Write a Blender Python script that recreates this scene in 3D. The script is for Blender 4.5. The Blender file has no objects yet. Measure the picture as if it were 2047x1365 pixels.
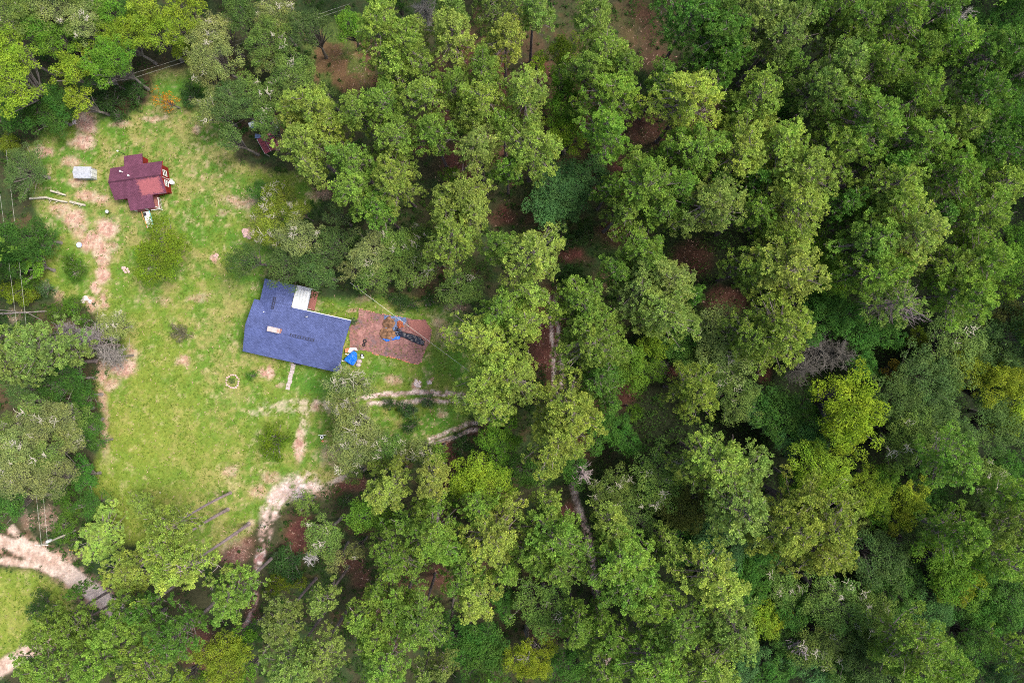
import bpy, bmesh, math, random
import numpy as np
from mathutils import Vector, Matrix

# ---------------------------------------------------------------- camera, light, exposure
S = bpy.context.scene
COL = S.collection
H = 108.5                       # flying height of the camera above the ground, metres
SC = 13.47                      # survey scale: photograph pixels (2047 wide) per metre on the ground
cam_d = bpy.data.cameras.new("camera")
cam = bpy.data.objects.new("camera", cam_d)
COL.objects.link(cam)
cam.location = (0, 0, H)
cam_d.sensor_width = 36
cam_d.lens = 18.0 / (1023.5 / SC / H)
cam_d.clip_start = 1
cam_d.clip_end = 3000
S.camera = cam

SUN_EL, SUN_AZ = math.radians(63), math.radians(10)    # azimuth counter-clockwise from +X
world = bpy.data.worlds.new("World")
S.world = world
world.use_nodes = True
wn = world.node_tree.nodes
wl = world.node_tree.links
wn.clear()
wo = wn.new("ShaderNodeOutputWorld")
wb = wn.new("ShaderNodeBackground")
ws = wn.new("ShaderNodeTexSky")
ws.sky_type = 'NISHITA'
ws.sun_disc = False
ws.sun_elevation = SUN_EL
ws.sun_rotation = math.pi / 2 - SUN_AZ
ws.air_density = 1.0
ws.dust_density = 4.5
wb.inputs['Strength'].default_value = 0.15
wl.new(ws.outputs[0], wb.inputs[0])
wl.new(wb.outputs[0], wo.inputs[0])

sun_d = bpy.data.lights.new("sun", 'SUN')
sun_d.energy = 2.1
sun_d.angle = math.radians(15)
sun_d.color = (1.0, 0.95, 0.87)
sun = bpy.data.objects.new("sun", sun_d)
COL.objects.link(sun)
sdir = Vector((math.cos(SUN_EL) * math.cos(SUN_AZ), math.cos(SUN_EL) * math.sin(SUN_AZ), math.sin(SUN_EL)))
sun.rotation_euler = sdir.to_track_quat('Z', 'Y').to_euler()
sun.location = (60, -30, 120)

vs = S.view_settings
vs.view_transform = 'Standard'
vs.look = 'None'
vs.gamma = 1
vs.use_curve_mapping = False
vs.exposure = 1.02
S.cycles.pixel_filter_type = 'BLACKMAN_HARRIS'
S.cycles.filter_width = 1.05
S.cycles.max_bounces = 6
S.cycles.diffuse_bounces = 3
S.cycles.glossy_bounces = 2
S.cycles.transmission_bounces = 4
S.cycles.use_denoising = False

rng = np.random.default_rng(11)
R_ = random.Random(5)


def P(u, v, z=0.0):
    """survey photograph pixel -> place in the world at height z"""
    k = (H - z) / H / SC
    return Vector(((u - 1023.5) * k, -(v - 682.5) * k, z))


# ---------------------------------------------------------------- materials
def srgb(h):
    return tuple(((c / 255) / 12.92 if c <= 10 else ((c / 255 + .055) / 1.055) ** 2.4) for c in h)


def new_mat(name):
    m = bpy.data.materials.new(name)
    m.use_nodes = True
    n = m.node_tree.nodes
    n.clear()
    out = n.new("ShaderNodeOutputMaterial")
    return m, n, m.node_tree.links, out


def mat_plain(name, col, rough=.7, scale=6.0, amount=.25, bump=.1, metal=0.0, spec=.3, stretch=(1, 1, 1)):
    m, n, l, out = new_mat(name)
    b = n.new("ShaderNodeBsdfPrincipled")
    tc = n.new("ShaderNodeTexCoord")
    mp = n.new("ShaderNodeMapping")
    mp.inputs['Scale'].default_value = stretch
    nz = n.new("ShaderNodeTexNoise")
    nz.inputs['Scale'].default_value = scale
    nz.inputs['Detail'].default_value = 5
    l.new(tc.outputs['Object'], mp.inputs[0])
    l.new(mp.outputs[0], nz.inputs['Vector'])
    mr = n.new("ShaderNodeMapRange")
    mr.inputs['From Min'].default_value = .3
    mr.inputs['From Max'].default_value = .7
    mr.inputs['To Min'].default_value = 1 - amount
    mr.inputs['To Max'].default_value = 1 + amount
    l.new(nz.outputs['Fac'], mr.inputs['Value'])
    vm = n.new("ShaderNodeVectorMath")
    vm.operation = 'SCALE'
    vm.inputs[0].default_value = col
    l.new(mr.outputs[0], vm.inputs['Scale'])
    l.new(vm.outputs[0], b.inputs['Base Color'])
    b.inputs['Roughness'].default_value = rough
    b.inputs['Metallic'].default_value = metal
    b.inputs['Specular IOR Level'].default_value = spec
    if bump:
        bp = n.new("ShaderNodeBump")
        bp.inputs['Strength'].default_value = bump
        bp.inputs['Distance'].default_value = .05
        l.new(nz.outputs['Fac'], bp.inputs['Height'])
        l.new(bp.outputs[0], b.inputs['Normal'])
    l.new(b.outputs[0], out.inputs[0])
    return m


def mat_foliage(name, trans=.3, warm=(1.25, 1.08, .55), rough=.7, lo=.55, hi=1.35, spec=.10):
    """leaf material: the plant's own colour (object colour) times leaf-to-leaf variation"""
    m, n, l, out = new_mat(name)
    oi = n.new("ShaderNodeObjectInfo")
    at = n.new("ShaderNodeAttribute")
    at.attribute_name = 'tint'
    mr = n.new("ShaderNodeMapRange")
    mr.inputs['To Min'].default_value = lo
    mr.inputs['To Max'].default_value = hi
    l.new(at.outputs['Fac'], mr.inputs['Value'])
    tc = n.new("ShaderNodeTexCoord")
    nz = n.new("ShaderNodeTexNoise")
    nz.inputs['Scale'].default_value = .55
    nz.inputs['Detail'].default_value = 3
    l.new(tc.outputs['Object'], nz.inputs['Vector'])
    hm = n.new("ShaderNodeMapRange")
    hm.inputs['From Min'].default_value = .3
    hm.inputs['From Max'].default_value = .7
    hm.inputs['To Min'].default_value = .488
    hm.inputs['To Max'].default_value = .522
    l.new(nz.outputs['Fac'], hm.inputs['Value'])
    hs = n.new("ShaderNodeHueSaturation")
    l.new(hm.outputs[0], hs.inputs['Hue'])
    l.new(oi.outputs['Color'], hs.inputs['Color'])
    sc = n.new("ShaderNodeVectorMath")
    sc.operation = 'SCALE'
    l.new(hs.outputs[0], sc.inputs[0])
    l.new(mr.outputs[0], sc.inputs['Scale'])
    wm = n.new("ShaderNodeVectorMath")
    wm.operation = 'MULTIPLY'
    wm.inputs[1].default_value = warm
    l.new(sc.outputs[0], wm.inputs[0])
    mx = n.new("ShaderNodeMix")
    mx.data_type = 'RGBA'
    l.new(at.outputs['Fac'], mx.inputs['Factor'])
    l.new(sc.outputs[0], mx.inputs['A'])
    l.new(wm.outputs[0], mx.inputs['B'])
    b = n.new("ShaderNodeBsdfPrincipled")
    b.inputs['Roughness'].default_value = rough
    b.inputs['Specular IOR Level'].default_value = spec
    l.new(mx.outputs['Result'], b.inputs['Base Color'])
    t = n.new("ShaderNodeBsdfTranslucent")
    tw = n.new("ShaderNodeVectorMath")
    tw.operation = 'MULTIPLY'
    tw.inputs[1].default_value = (1.3, 1.35, .7)
    l.new(mx.outputs['Result'], tw.inputs[0])
    l.new(tw.outputs[0], t.inputs['Color'])
    ms = n.new("ShaderNodeMixShader")
    ms.inputs[0].default_value = trans
    l.new(b.outputs[0], ms.inputs[1])
    l.new(t.outputs[0], ms.inputs[2])
    l.new(ms.outputs[0], out.inputs[0])
    return m


def mat_ground():
    m, n, l, out = new_mat("earth_and_grass")
    at = n.new("ShaderNodeAttribute")
    at.attribute_name = 'earth'
    tc = n.new("ShaderNodeTexCoord")
    nz = n.new("ShaderNodeTexNoise")
    nz.inputs['Scale'].default_value = 2.6
    nz.inputs['Detail'].default_value = 8
    nz.inputs['Roughness'].default_value = .72
    l.new(tc.outputs['Object'], nz.inputs['Vector'])
    mr = n.new("ShaderNodeMapRange")
    mr.inputs['From Min'].default_value = .3
    mr.inputs['From Max'].default_value = .7
    mr.inputs['To Min'].default_value = .68
    mr.inputs['To Max'].default_value = 1.32
    l.new(nz.outputs['Fac'], mr.inputs['Value'])
    sc = n.new("ShaderNodeVectorMath")
    sc.operation = 'SCALE'
    l.new(at.outputs['Color'], sc.inputs[0])
    l.new(mr.outputs[0], sc.inputs['Scale'])
    n2 = n.new("ShaderNodeTexNoise")
    n2.inputs['Scale'].default_value = 5.0
    n2.inputs['Detail'].default_value = 4
    l.new(tc.outputs['Object'], n2.inputs['Vector'])
    hs = n.new("ShaderNodeHueSaturation")
    mh = n.new("ShaderNodeMapRange")
    mh.inputs['To Min'].default_value = .46
    mh.inputs['To Max'].default_value = .54
    l.new(n2.outputs['Fac'], mh.inputs['Value'])
    l.new(mh.outputs[0], hs.inputs['Hue'])
    l.new(sc.outputs[0], hs.inputs['Color'])
    b = n.new("ShaderNodeBsdfPrincipled")
    b.inputs['Roughness'].default_value = .95
    b.inputs['Specular IOR Level'].default_value = .1
    l.new(hs.outputs[0], b.inputs['Base Color'])
    bp = n.new("ShaderNodeBump")
    bp.inputs['Strength'].default_value = .6
    bp.inputs['Distance'].default_value = .12
    l.new(nz.outputs['Fac'], bp.inputs['Height'])
    l.new(bp.outputs[0], b.inputs['Normal'])
    l.new(b.outputs[0], out.inputs[0])
    return m


def mat_shingle(name, base, other, rust=None, course=.14, width=.32):
    """asphalt shingle courses on a roof slope (UV in metres: u along the eave, v up the slope)"""
    m, n, l, out = new_mat(name)
    uv = n.new("ShaderNodeUVMap")
    br = n.new("ShaderNodeTexBrick")
    br.offset = .5
    br.inputs['Color1'].default_value = (*base, 1)
    br.inputs['Color2'].default_value = (*other, 1)
    br.inputs['Mortar'].default_value = (*[c * .45 for c in base], 1)
    br.inputs['Scale'].default_value = 1
    br.inputs['Mortar Size'].default_value = .016
    br.inputs['Brick Width'].default_value = width
    br.inputs['Row Height'].default_value = course
    l.new(uv.outputs[0], br.inputs['Vector'])
    tc = n.new("ShaderNodeTexCoord")
    nz = n.new("ShaderNodeTexNoise")
    nz.inputs['Scale'].default_value = 7
    nz.inputs['Detail'].default_value = 6
    nz.inputs['Roughness'].default_value = .7
    l.new(tc.outputs['Object'], nz.inputs['Vector'])
    mr = n.new("ShaderNodeMapRange")
    mr.inputs['From Min'].default_value = .3
    mr.inputs['From Max'].default_value = .7
    mr.inputs['To Min'].default_value = .72
    mr.inputs['To Max'].default_value = 1.28
    l.new(nz.outputs['Fac'], mr.inputs['Value'])
    sc = n.new("ShaderNodeVectorMath")
    sc.operation = 'SCALE'
    l.new(br.outputs['Color'], sc.inputs[0])
    l.new(mr.outputs[0], sc.inputs['Scale'])
    nb = n.new("ShaderNodeTexNoise")
    nb.inputs['Scale'].default_value = .7
    nb.inputs['Detail'].default_value = 3
    l.new(tc.outputs['Object'], nb.inputs['Vector'])
    mb = n.new("ShaderNodeMapRange")
    mb.inputs['From Min'].default_value = .3
    mb.inputs['From Max'].default_value = .7
    mb.inputs['To Min'].default_value = .85
    mb.inputs['To Max'].default_value = 1.15
    l.new(nb.outputs['Fac'], mb.inputs['Value'])
    s2 = n.new("ShaderNodeVectorMath")
    s2.operation = 'SCALE'
    l.new(sc.outputs[0], s2.inputs[0])
    l.new(mb.outputs[0], s2.inputs['Scale'])
    col = s2.outputs[0]
    if rust:                                  # an old weathered patch with its own ragged outline
        (cx, cy, rx, ry), rc = rust
        mp = n.new("ShaderNodeMapping")
        mp.vector_type = 'POINT'
        mp.inputs['Location'].default_value = (-cx / rx, -cy / ry, 0)
        mp.inputs['Scale'].default_value = (1 / rx, 1 / ry, 0)
        l.new(tc.outputs['Object'], mp.inputs[0])
        ab = n.new("ShaderNodeVectorMath")
        ab.operation = 'ABSOLUTE'
        l.new(mp.outputs[0], ab.inputs[0])
        sx = n.new("ShaderNodeSeparateXYZ")
        l.new(ab.outputs[0], sx.inputs[0])
        mxm = n.new("ShaderNodeMath")
        mxm.operation = 'MAXIMUM'
        l.new(sx.outputs[0], mxm.inputs[0])
        l.new(sx.outputs[1], mxm.inputs[1])
        n3 = n.new("ShaderNodeTexNoise")
        n3.inputs['Scale'].default_value = 3.4
        n3.inputs['Detail'].default_value = 6
        n3.inputs['Roughness'].default_value = .75
        l.new(tc.outputs['Object'], n3.inputs['Vector'])
        ad = n.new("ShaderNodeMath")
        ad.operation = 'MULTIPLY_ADD'
        ad.inputs[1].default_value = 1.3
        l.new(n3.outputs['Fac'], ad.inputs[0])
        l.new(mxm.outputs[0], ad.inputs[2])
        m2 = n.new("ShaderNodeMapRange")
        m2.inputs['From Min'].default_value = 1.66
        m2.inputs['From Max'].default_value = 1.48
        l.new(ad.outputs[0], m2.inputs['Value'])
        mix = n.new("ShaderNodeMix")
        mix.data_type = 'RGBA'
        l.new(m2.outputs[0], mix.inputs['Factor'])
        l.new(col, mix.inputs['A'])
        s3 = n.new("ShaderNodeVectorMath")
        s3.operation = 'SCALE'
        s3.inputs[0].default_value = rc
        l.new(mr.outputs[0], s3.inputs['Scale'])
        l.new(s3.outputs[0], mix.inputs['B'])
        col = mix.outputs['Result']
    b = n.new("ShaderNodeBsdfPrincipled")
    b.inputs['Roughness'].default_value = .85
    b.inputs['Specular IOR Level'].default_value = .2
    l.new(col, b.inputs['Base Color'])
    bp = n.new("ShaderNodeBump")
    bp.inputs['Strength'].default_value = .5
    bp.inputs['Distance'].default_value = .02
    l.new(br.outputs['Fac'], bp.inputs['Height'])
    bp.invert = True
    l.new(bp.outputs[0], b.inputs['Normal'])
    l.new(b.outputs[0], out.inputs[0])
    return m


def mat_paving():
    m, n, l, out = new_mat("worn_brick_paving")
    tc = n.new("ShaderNodeTexCoord")
    fac = []
    for sc_, de in ((.55, 5), (3.2, 7)):
        nz = n.new("ShaderNodeTexNoise")
        nz.inputs['Scale'].default_value = sc_
        nz.inputs['Detail'].default_value = de
        nz.inputs['Roughness'].default_value = .7
        l.new(tc.outputs['Object'], nz.inputs['Vector'])
        fac.append(nz.outputs['Fac'])
    cr = n.new("ShaderNodeValToRGB")
    e = cr.color_ramp.elements
    e[0].position, e[0].color = .36, (.13, .088, .095, 1)
    e[1].position, e[1].color = .66, (.31, .165, .15, 1)
    k = e.new(.5)
    k.color = (.20, .095, .085, 1)
    l.new(fac[0], cr.inputs[0])
    mr = n.new("ShaderNodeMapRange")
    mr.inputs['From Min'].default_value = .3
    mr.inputs['From Max'].default_value = .7
    mr.inputs['To Min'].default_value = .55
    mr.inputs['To Max'].default_value = 1.5
    l.new(fac[1], mr.inputs['Value'])
    sc = n.new("ShaderNodeVectorMath")
    sc.operation = 'SCALE'
    l.new(cr.outputs[0], sc.inputs[0])
    l.new(mr.outputs[0], sc.inputs['Scale'])
    b = n.new("ShaderNodeBsdfPrincipled")
    b.inputs['Roughness'].default_value = .95
    l.new(sc.outputs[0], b.inputs['Base Color'])
    bp = n.new("ShaderNodeBump")
    bp.inputs['Strength'].default_value = .5
    bp.inputs['Distance'].default_value = .04
    l.new(fac[1], bp.inputs['Height'])
    l.new(bp.outputs[0], b.inputs['Normal'])
    l.new(b.outputs[0], out.inputs[0])
    return m


M = {
    'brick_slab': mat_paving(),
    'ground': mat_ground(),
    'needles': mat_foliage("pine_needles", trans=.30, warm=(1.15, 1.05, .85), lo=.42, hi=1.55),
    'leaves': mat_foliage("broad_leaves", trans=.33, warm=(1.2, 1.06, .7), lo=.45, hi=1.45),
    'blades': mat_foliage("grass_blades", trans=.4, warm=(1.1, 1.03, .9), lo=.8, hi=1.15),
    'twigs': mat_foliage("bare_twigs", trans=0, warm=(1.1, 1.05, 1.0), lo=.6, hi=1.3),
    'bark': mat_plain("pine_bark", (.17, .135, .135), .95, 3, .4, .4, stretch=(1, 1, .4)),
    'bark_bole': mat_plain("pale_pine_bark", (.27, .21, .215), .95, 3, .4, .4, stretch=(1, 1, .4)),
    'bark_grey': mat_plain("grey_bark", (.20, .175, .16), .95, 3, .35, .3, stretch=(1, 1, .4)),
    'bark_pale': mat_plain("bleached_wood", (.38, .35, .28), .9, 4, .25, .3),
    'roof_blue': mat_shingle("slate_blue_shingles", (.064, .084, .205), (.090, .116, .265)),
    'roof_red': mat_shingle("maroon_shingles", (.108, .036, .064), (.140, .050, .085),
                            rust=((5.6, 1.15, 1.7, 1.1), (.27, .085, .095))),
    'red_paint': mat_plain("barn_red_siding", (.19, .012, .014), .6, 2, .2, .1),
    'white_paint': mat_plain("white_paint", (.78, .78, .76), .5, 4, .1, .05),
    'cream_wall': mat_plain("pale_siding", (.55, .53, .48), .7, 3, .1, .1),
    'glass': mat_plain("window_glass", (.03, .035, .04), .1, 2, .1, 0, spec=.6),
    'brick': mat_plain("pink_brick", (.52, .25, .19), .85, 9, .3, .3),
    'concrete': mat_plain("pale_concrete", (.38, .32, .31), .9, 4, .2, .2),
    'white_metal': mat_plain("white_roof_sheet", (.56, .58, .57), .45, 1.5, .2, .05),
    'grey_metal': mat_plain("galvanised_sheet", (.44, .46, .50), .4, 3, .2, .05, metal=.25),
    'dark_metal': mat_plain("black_metal", (.02, .02, .03), .6, 5, .2, .05),
    'rust_sheet': mat_plain("maroon_corrugated_sheet", (.20, .045, .06), .6, 3, .35, .1, stretch=(2, .4, 1)),
    'tarp_blue': mat_plain("bright_blue_tarp", (.008, .13, .62), .45, 3, .15, .1),
    'tarp_faded': mat_plain("faded_blue_tarp", (.09, .13, .24), .6, 2.5, .4, .1),
    'black_plastic': mat_plain("black_plastic_sheet", (.016, .018, .03), .35, 4, .3, .2, spec=.5),
    'dead_leaves': mat_plain("dead_leaf_litter", (.19, .105, .06), .95, 2.2, .6, .5),
    'rust': mat_plain("orange_rust", (.30, .09, .045), .9, 5, .4, .3),
    'rubber': mat_plain("tyre_rubber", (.018, .018, .02), .8, 6, .2, .1),
    'deck': mat_plain("red_brown_boards", (.25, .10, .085), .8, 3, .3, .1, stretch=(1, 8, 1)),
    'stone_pink': mat_plain("pinkish_stone", (.50, .34, .31), .9, 4, .25, .3),
    'stone_pale': mat_plain("pale_stone", (.56, .48, .46), .9, 4, .25, .3),
    'orange_board': mat_plain("orange_board", (.55, .2, .11), .7, 4, .2, .1),
    'teal_paint': mat_plain("teal_paint", (.16, .5, .52), .5, 4, .2, .05),
    'wire': mat_plain("pale_cable", (.55, .55, .48), .5, 4, .05, 0),
    'yellow_paint': mat_plain("yellow_paint", (.6, .38, .04), .5, 4, .1, 0),
    'wood_pole': mat_plain("weathered_pole", (.42, .38, .32), .9, 3, .2, .2),
    'bluewhite': mat_plain("blue_white_plastic", (.42, .5, .72), .4, 4, .2, .05),
}


# ---------------------------------------------------------------- object helpers
def tag(o, label=None, cat=None, group=None, kind=None):
    if label:
        o['label'] = label
    if cat:
        o['category'] = cat
    if group:
        o['group'] = group
    if kind:
        o['kind'] = kind
    return o


def link(name, me, parent=None, m=None):
    o = bpy.data.objects.new(name, me)
    COL.objects.link(o)
    if m:
        me.materials.append(m)
    if parent:
        o.parent = parent
    return o


def empty(name, loc, rz=0.0):
    o = bpy.data.objects.new(name, None)
    o.empty_display_size = .3
    COL.objects.link(o)
    o.location = loc
    o.rotation_euler = (0, 0, rz)
    return o


def mesh_k(name, V, F, tint=None, smooth=False):
    """fast mesh from arrays; F is (n, k)"""
    V = np.asarray(V, dtype=np.float32)
    F = np.asarray(F, dtype=np.int32)
    me = bpy.data.meshes.new(name)
    k = F.shape[1]
    me.vertices.add(len(V))
    me.vertices.foreach_set("co", V.ravel())
    me.loops.add(F.size)
    me.loops.foreach_set("vertex_index", F.ravel())
    me.polygons.add(len(F))
    me.polygons.foreach_set("loop_start", np.arange(0, F.size, k, dtype=np.int32))
    me.polygons.foreach_set("loop_total", np.full(len(F), k, dtype=np.int32))
    if smooth:
        me.polygons.foreach_set("use_smooth", np.ones(len(F), dtype=bool))
    me.update(calc_edges=True)
    if tint is not None:
        a = me.attributes.new("tint", 'FLOAT', 'POINT')
        a.data.foreach_set("value", np.asarray(tint, dtype=np.float32))
    return me


class MB:
    """collects boxes, tubes, prisms and loose polygons into one mesh"""

    def __init__(self):
        self.v, self.f, self.uv = [], [], []

    def poly(self, pts, uv=None):
        i = len(self.v)
        self.v += [tuple(p) for p in pts]
        self.f.append(list(range(i, i + len(pts))))
        self.uv.append(uv)
        return self

    def prism(self, pts, z0, z1):
        n = len(pts)
        lo = [(p[0], p[1], z0) for p in pts]
        hi = [(p[0], p[1], z1) for p in pts]
        i = len(self.v)
        self.v += lo + hi
        self.f.append([i + k for k in range(n - 1, -1, -1)])
        self.f.append([i + n + k for k in range(n)])
        for k in range(n):
            j = (k + 1) % n
            self.f.append([i + k, i + j, i + n + j, i + n + k])
        self.uv += [None] * (n + 2)
        return self

    def box(self, x0, x1, y0, y1, z0, z1):
        return self.prism([(x0, y0), (x1, y0), (x1, y1), (x0, y1)], z0, z1)

    def slab(self, q, t, uv=None):
        """a sheet of thickness t hanging below the 3-D polygon q; uv is for the top face"""
        n = len(q)
        q = [Vector(p) for p in q]
        nr = (q[1] - q[0]).cross(q[2] - q[0]).normalized()
        if nr.z < 0:
            q = q[::-1]
            uv = uv[::-1] if uv else None
            nr = -nr
        lo = [p - nr * t for p in q]
        i = len(self.v)
        self.v += [tuple(p) for p in q] + [tuple(p) for p in lo]
        self.f.append([i + k for k in range(n)])
        self.uv.append(uv)
        self.f.append([i + n + k for k in range(n - 1, -1, -1)])
        self.uv.append(None)
        for k in range(n):
            j = (k + 1) % n
            self.f.append([i + j, i + k, i + n + k, i + n + j])
            self.uv.append(None)
        return self

    def tube(self, pts, rad, sides=6, cap=True):
        pts = [Vector(p) for p in pts]
        if not hasattr(rad, '__len__'):
            rad = [rad] * len(pts)
        i0 = len(self.v)
        for k, p in enumerate(pts):
            d = (pts[min(k + 1, len(pts) - 1)] - pts[max(k - 1, 0)]).normalized()
            a = d.cross(Vector((0, 0, 1)))
            if a.length < .05:
                a = d.cross(Vector((1, 0, 0)))
            a.normalize()
            b = d.cross(a)
            for s in range(sides):
                t = 2 * math.pi * s / sides
                self.v.append(tuple(p + (a * math.cos(t) + b * math.sin(t)) * rad[k]))
        for k in range(len(pts) - 1):
            for s in range(sides):
                s2 = (s + 1) % sides
                self.f.append([i0 + k * sides + s, i0 + k * sides + s2, i0 + (k + 1) * sides + s2, i0 + (k + 1) * sides + s])
                self.uv.append(None)
        if cap:
            self.f.append([i0 + s for s in range(sides)])
            self.f.append([i0 + (len(pts) - 1) * sides + s for s in range(sides - 1, -1, -1)])
            self.uv += [None, None]
        return self

    def ring(self, c, R, r, n=18, m=8, squash=1.0):
        i0 = len(self.v)
        for a in range(n):
            A = 2 * math.pi * a / n
            for b in range(m):
                B = 2 * math.pi * b / m
                d = R + r * math.cos(B)
                self.v.append((c[0] + d * math.cos(A), c[1] + d * math.sin(A), c[2] + r * squash * math.sin(B)))
        for a in range(n):
            for b in range(m):
                a2, b2 = (a + 1) % n, (b + 1) % m
                self.f.append([i0 + a * m + b, i0 + a2 * m + b, i0 + a2 * m + b2, i0 + a * m + b2])
                self.uv.append(None)
        return self

    def lathe(self, c, prof, n=14):
        i0 = len(self.v)
        for (r, z) in prof:
            for a in range(n):
                A = 2 * math.pi * a / n
                self.v.append((c[0] + r * math.cos(A), c[1] + r * math.sin(A), c[2] + z))
        for k in range(len(prof) - 1):
            for a in range(n):
                a2 = (a + 1) % n
                self.f.append([i0 + k * n + a, i0 + k * n + a2, i0 + (k + 1) * n + a2, i0 + (k + 1) * n + a])
                self.uv.append(None)
        self.f.append([i0 + a for a in range(n - 1, -1, -1)])
        self.f.append([i0 + (len(prof) - 1) * n + a for a in range(n)])
        self.uv += [None, None]
        return self

    def lump(self, c, rx, ry, rz, seed, rough=.25, n=9, m=5):
        """an uneven half-buried lump (stone, heap)"""
        r = random.Random(seed)
        i0 = len(self.v)
        for k in range(m):
            t = math.pi / 2 * k / (m - .4)
            for a in range(n):
                A = 2 * math.pi * a / n + k * .3
                s = 1 + r.uniform(-rough, rough)
                self.v.append((c[0] + rx * math.cos(t) * math.cos(A) * s, c[1] + ry * math.cos(t) * math.sin(A) * s,
                               c[2] + rz * math.sin(t) * (1 + r.uniform(-rough, rough) * .6)))
        for k in range(m - 1):
            for a in range(n):
                a2 = (a + 1) % n
                self.f.append([i0 + k * n + a, i0 + k * n + a2, i0 + (k + 1) * n + a2, i0 + (k + 1) * n + a])
                self.uv.append(None)
        self.f.append([i0 + (m - 1) * n + a for a in range(n)])
        self.uv.append(None)
        self.f.append([i0 + a for a in range(n - 1, -1, -1)])
        self.uv.append(None)
        return self

    def mesh(self, name, smooth=False):
        me = bpy.data.meshes.new(name)
        me.from_pydata(self.v, [], self.f)
        if any(u is not None for u in self.uv):
            ul = me.uv_layers.new(name="UVMap")
            k = 0
            for f, u in zip(self.f, self.uv):
                for j in range(len(f)):
                    ul.data[k].uv = u[j] if u is not None else (0, 0)
                    k += 1
        if smooth:
            me.polygons.foreach_set("use_smooth", np.ones(len(me.polygons), dtype=bool))
        me.update()
        return me

    def build(self, name, m, parent=None, smooth=False):
        return link(name, self.mesh(name, smooth), parent, m)


# ---------------------------------------------------------------- noise for the terrain
def vnoise(x, y, seed):
    r = np.random.default_rng(seed)
    g = r.random((256, 256))
    xi, yi = np.floor(x).astype(int), np.floor(y).astype(int)
    fx, fy = x - xi, y - yi
    fx, fy = fx * fx * (3 - 2 * fx), fy * fy * (3 - 2 * fy)
    a, b = g[xi % 256, yi % 256], g[(xi + 1) % 256, yi % 256]
    c, d = g[xi % 256, (yi + 1) % 256], g[(xi + 1) % 256, (yi + 1) % 256]
    return (a * (1 - fx) + b * fx) * (1 - fy) + (c * (1 - fx) + d * fx) * fy


def fbm(x, y, scale, seed, octv=4, gain=.5):
    t, amp, tot = 0, 1.0, 0
    for o in range(octv):
        t = t + amp * vnoise(x / scale * 2 ** o + 31.7 * o, y / scale * 2 ** o + 17.3 * o, seed + o)
        tot += amp
        amp *= gain
    return t / tot


def poly_sd(x, y, poly):
    """signed distance to a polygon, positive inside"""
    poly = np.asarray(poly, float)
    d = np.full(x.shape, 1e9)
    ins = np.zeros(x.shape, bool)
    n = len(poly)
    for i in range(n):
        (x1, y1), (x2, y2) = poly[i], poly[(i + 1) % n]
        dx, dy = x2 - x1, y2 - y1
        t = np.clip(((x - x1) * dx + (y - y1) * dy) / (dx * dx + dy * dy + 1e-9), 0, 1)
        d = np.minimum(d, np.hypot(x - x1 - t * dx, y - y1 - t * dy))
        c = (y1 > y) != (y2 > y)
        with np.errstate(divide='ignore', invalid='ignore'):
            ins ^= c & (x < dx * (y - y1) / (dy if dy else 1e-9) + x1)
    return np.where(ins, d, -d)


def line_d(x, y, pts):
    d = np.full(x.shape, 1e9)
    for (x1, y1), (x2, y2) in zip(pts[:-1], pts[1:]):
        dx, dy = x2 - x1, y2 - y1
        t = np.clip(((x - x1) * dx + (y - y1) * dy) / (dx * dx + dy * dy + 1e-9), 0, 1)
        d = np.minimum(d, np.hypot(x - x1 - t * dx, y - y1 - t * dy))
    return d


def sstep(a, b, x):
    t = np.clip((x - a) / (b - a), 0, 1)
    return t * t * (3 - 2 * t)


# lawn and bare-earth survey, in photograph pixels on the ground
LAWN = [(55, 300), (110, 235), (165, 225), (255, 240), (300, 190), (300, 140), (420, 120), (455, 170), (470, 320), (540, 345),
        (600, 350), (640, 400), (560, 470), (520, 560), (640, 600), (760, 590), (880, 600), (950, 650), (985, 740),
        (960, 790), (930, 850), (860, 880), (720, 935), (640, 985), (585, 1010), (540, 1020), (505, 1060), (430, 1110),
        (250, 1090), (170, 1000), (205, 900), (190, 760), (250, 690), (185, 620), (110, 590), (60, 560), (100, 480), (60, 400)]
LAWN2 = [(-80, 1140), (60, 1135), (150, 1180), (150, 1240), (70, 1300), (-80, 1330)]
GLADE = [(600, 60), (650, 30), (700, 60), (745, 150), (700, 190), (620, 160)]
ROAD = [(-60, 1062), (10, 1085), (60, 1100), (110, 1128), (150, 1158), (190, 1185), (235, 1225)]
ROAD_B = [(-60, 1122), (20, 1122), (75, 1130), (120, 1150)]
ROAD_C = [(-60, 1370), (10, 1330), (60, 1300), (90, 1280)]
ROAD_D = [(20, 1055), (60, 1095), (75, 1110)]
DRIVE = [(612, 965), (585, 980), (555, 1000), (537, 1030), (532, 1060), (527, 1090), (516, 1120), (511, 1150), (513, 1190), (503, 1230), (490, 1255)]
RUTS = [
    ([(715, 797), (760, 790), (820, 785), (880, 784), (940, 793), (1000, 815)], 4.5, .8),
    ([(735, 808), (800, 805), (860, 800), (930, 805), (975, 815)], 4.0, .7),
    ([(1010, 832), (960, 842), (925, 852), (890, 866), (860, 876)], 3.4, .6),
    ([(950, 858), (900, 876), (860, 884)], 3, .6),
    ([(730, 935), (700, 945), (675, 960), (640, 975), (605, 985)], 5, .34),
    ([(1095, 590), (1101, 640), (1106, 690), (1108, 730), (1107, 775)], 3.2, .75),
    ([(1108, 590), (1114, 640), (1118, 690), (1123, 730), (1124, 775)], 3.6, .55),
    ([(1145, 970), (1152, 1000), (1178, 1070), (1184, 1140), (1195, 1200), (1207, 1270), (1216, 1345), (1222, 1420)], 6, .5),
]
FAINT = [([(520, 812), (580, 805), (650, 806)], 6), ([(500, 828), (580, 820), (680, 815)], 6), ([(612, 830), (604, 870), (598, 900)], 9)]
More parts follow.
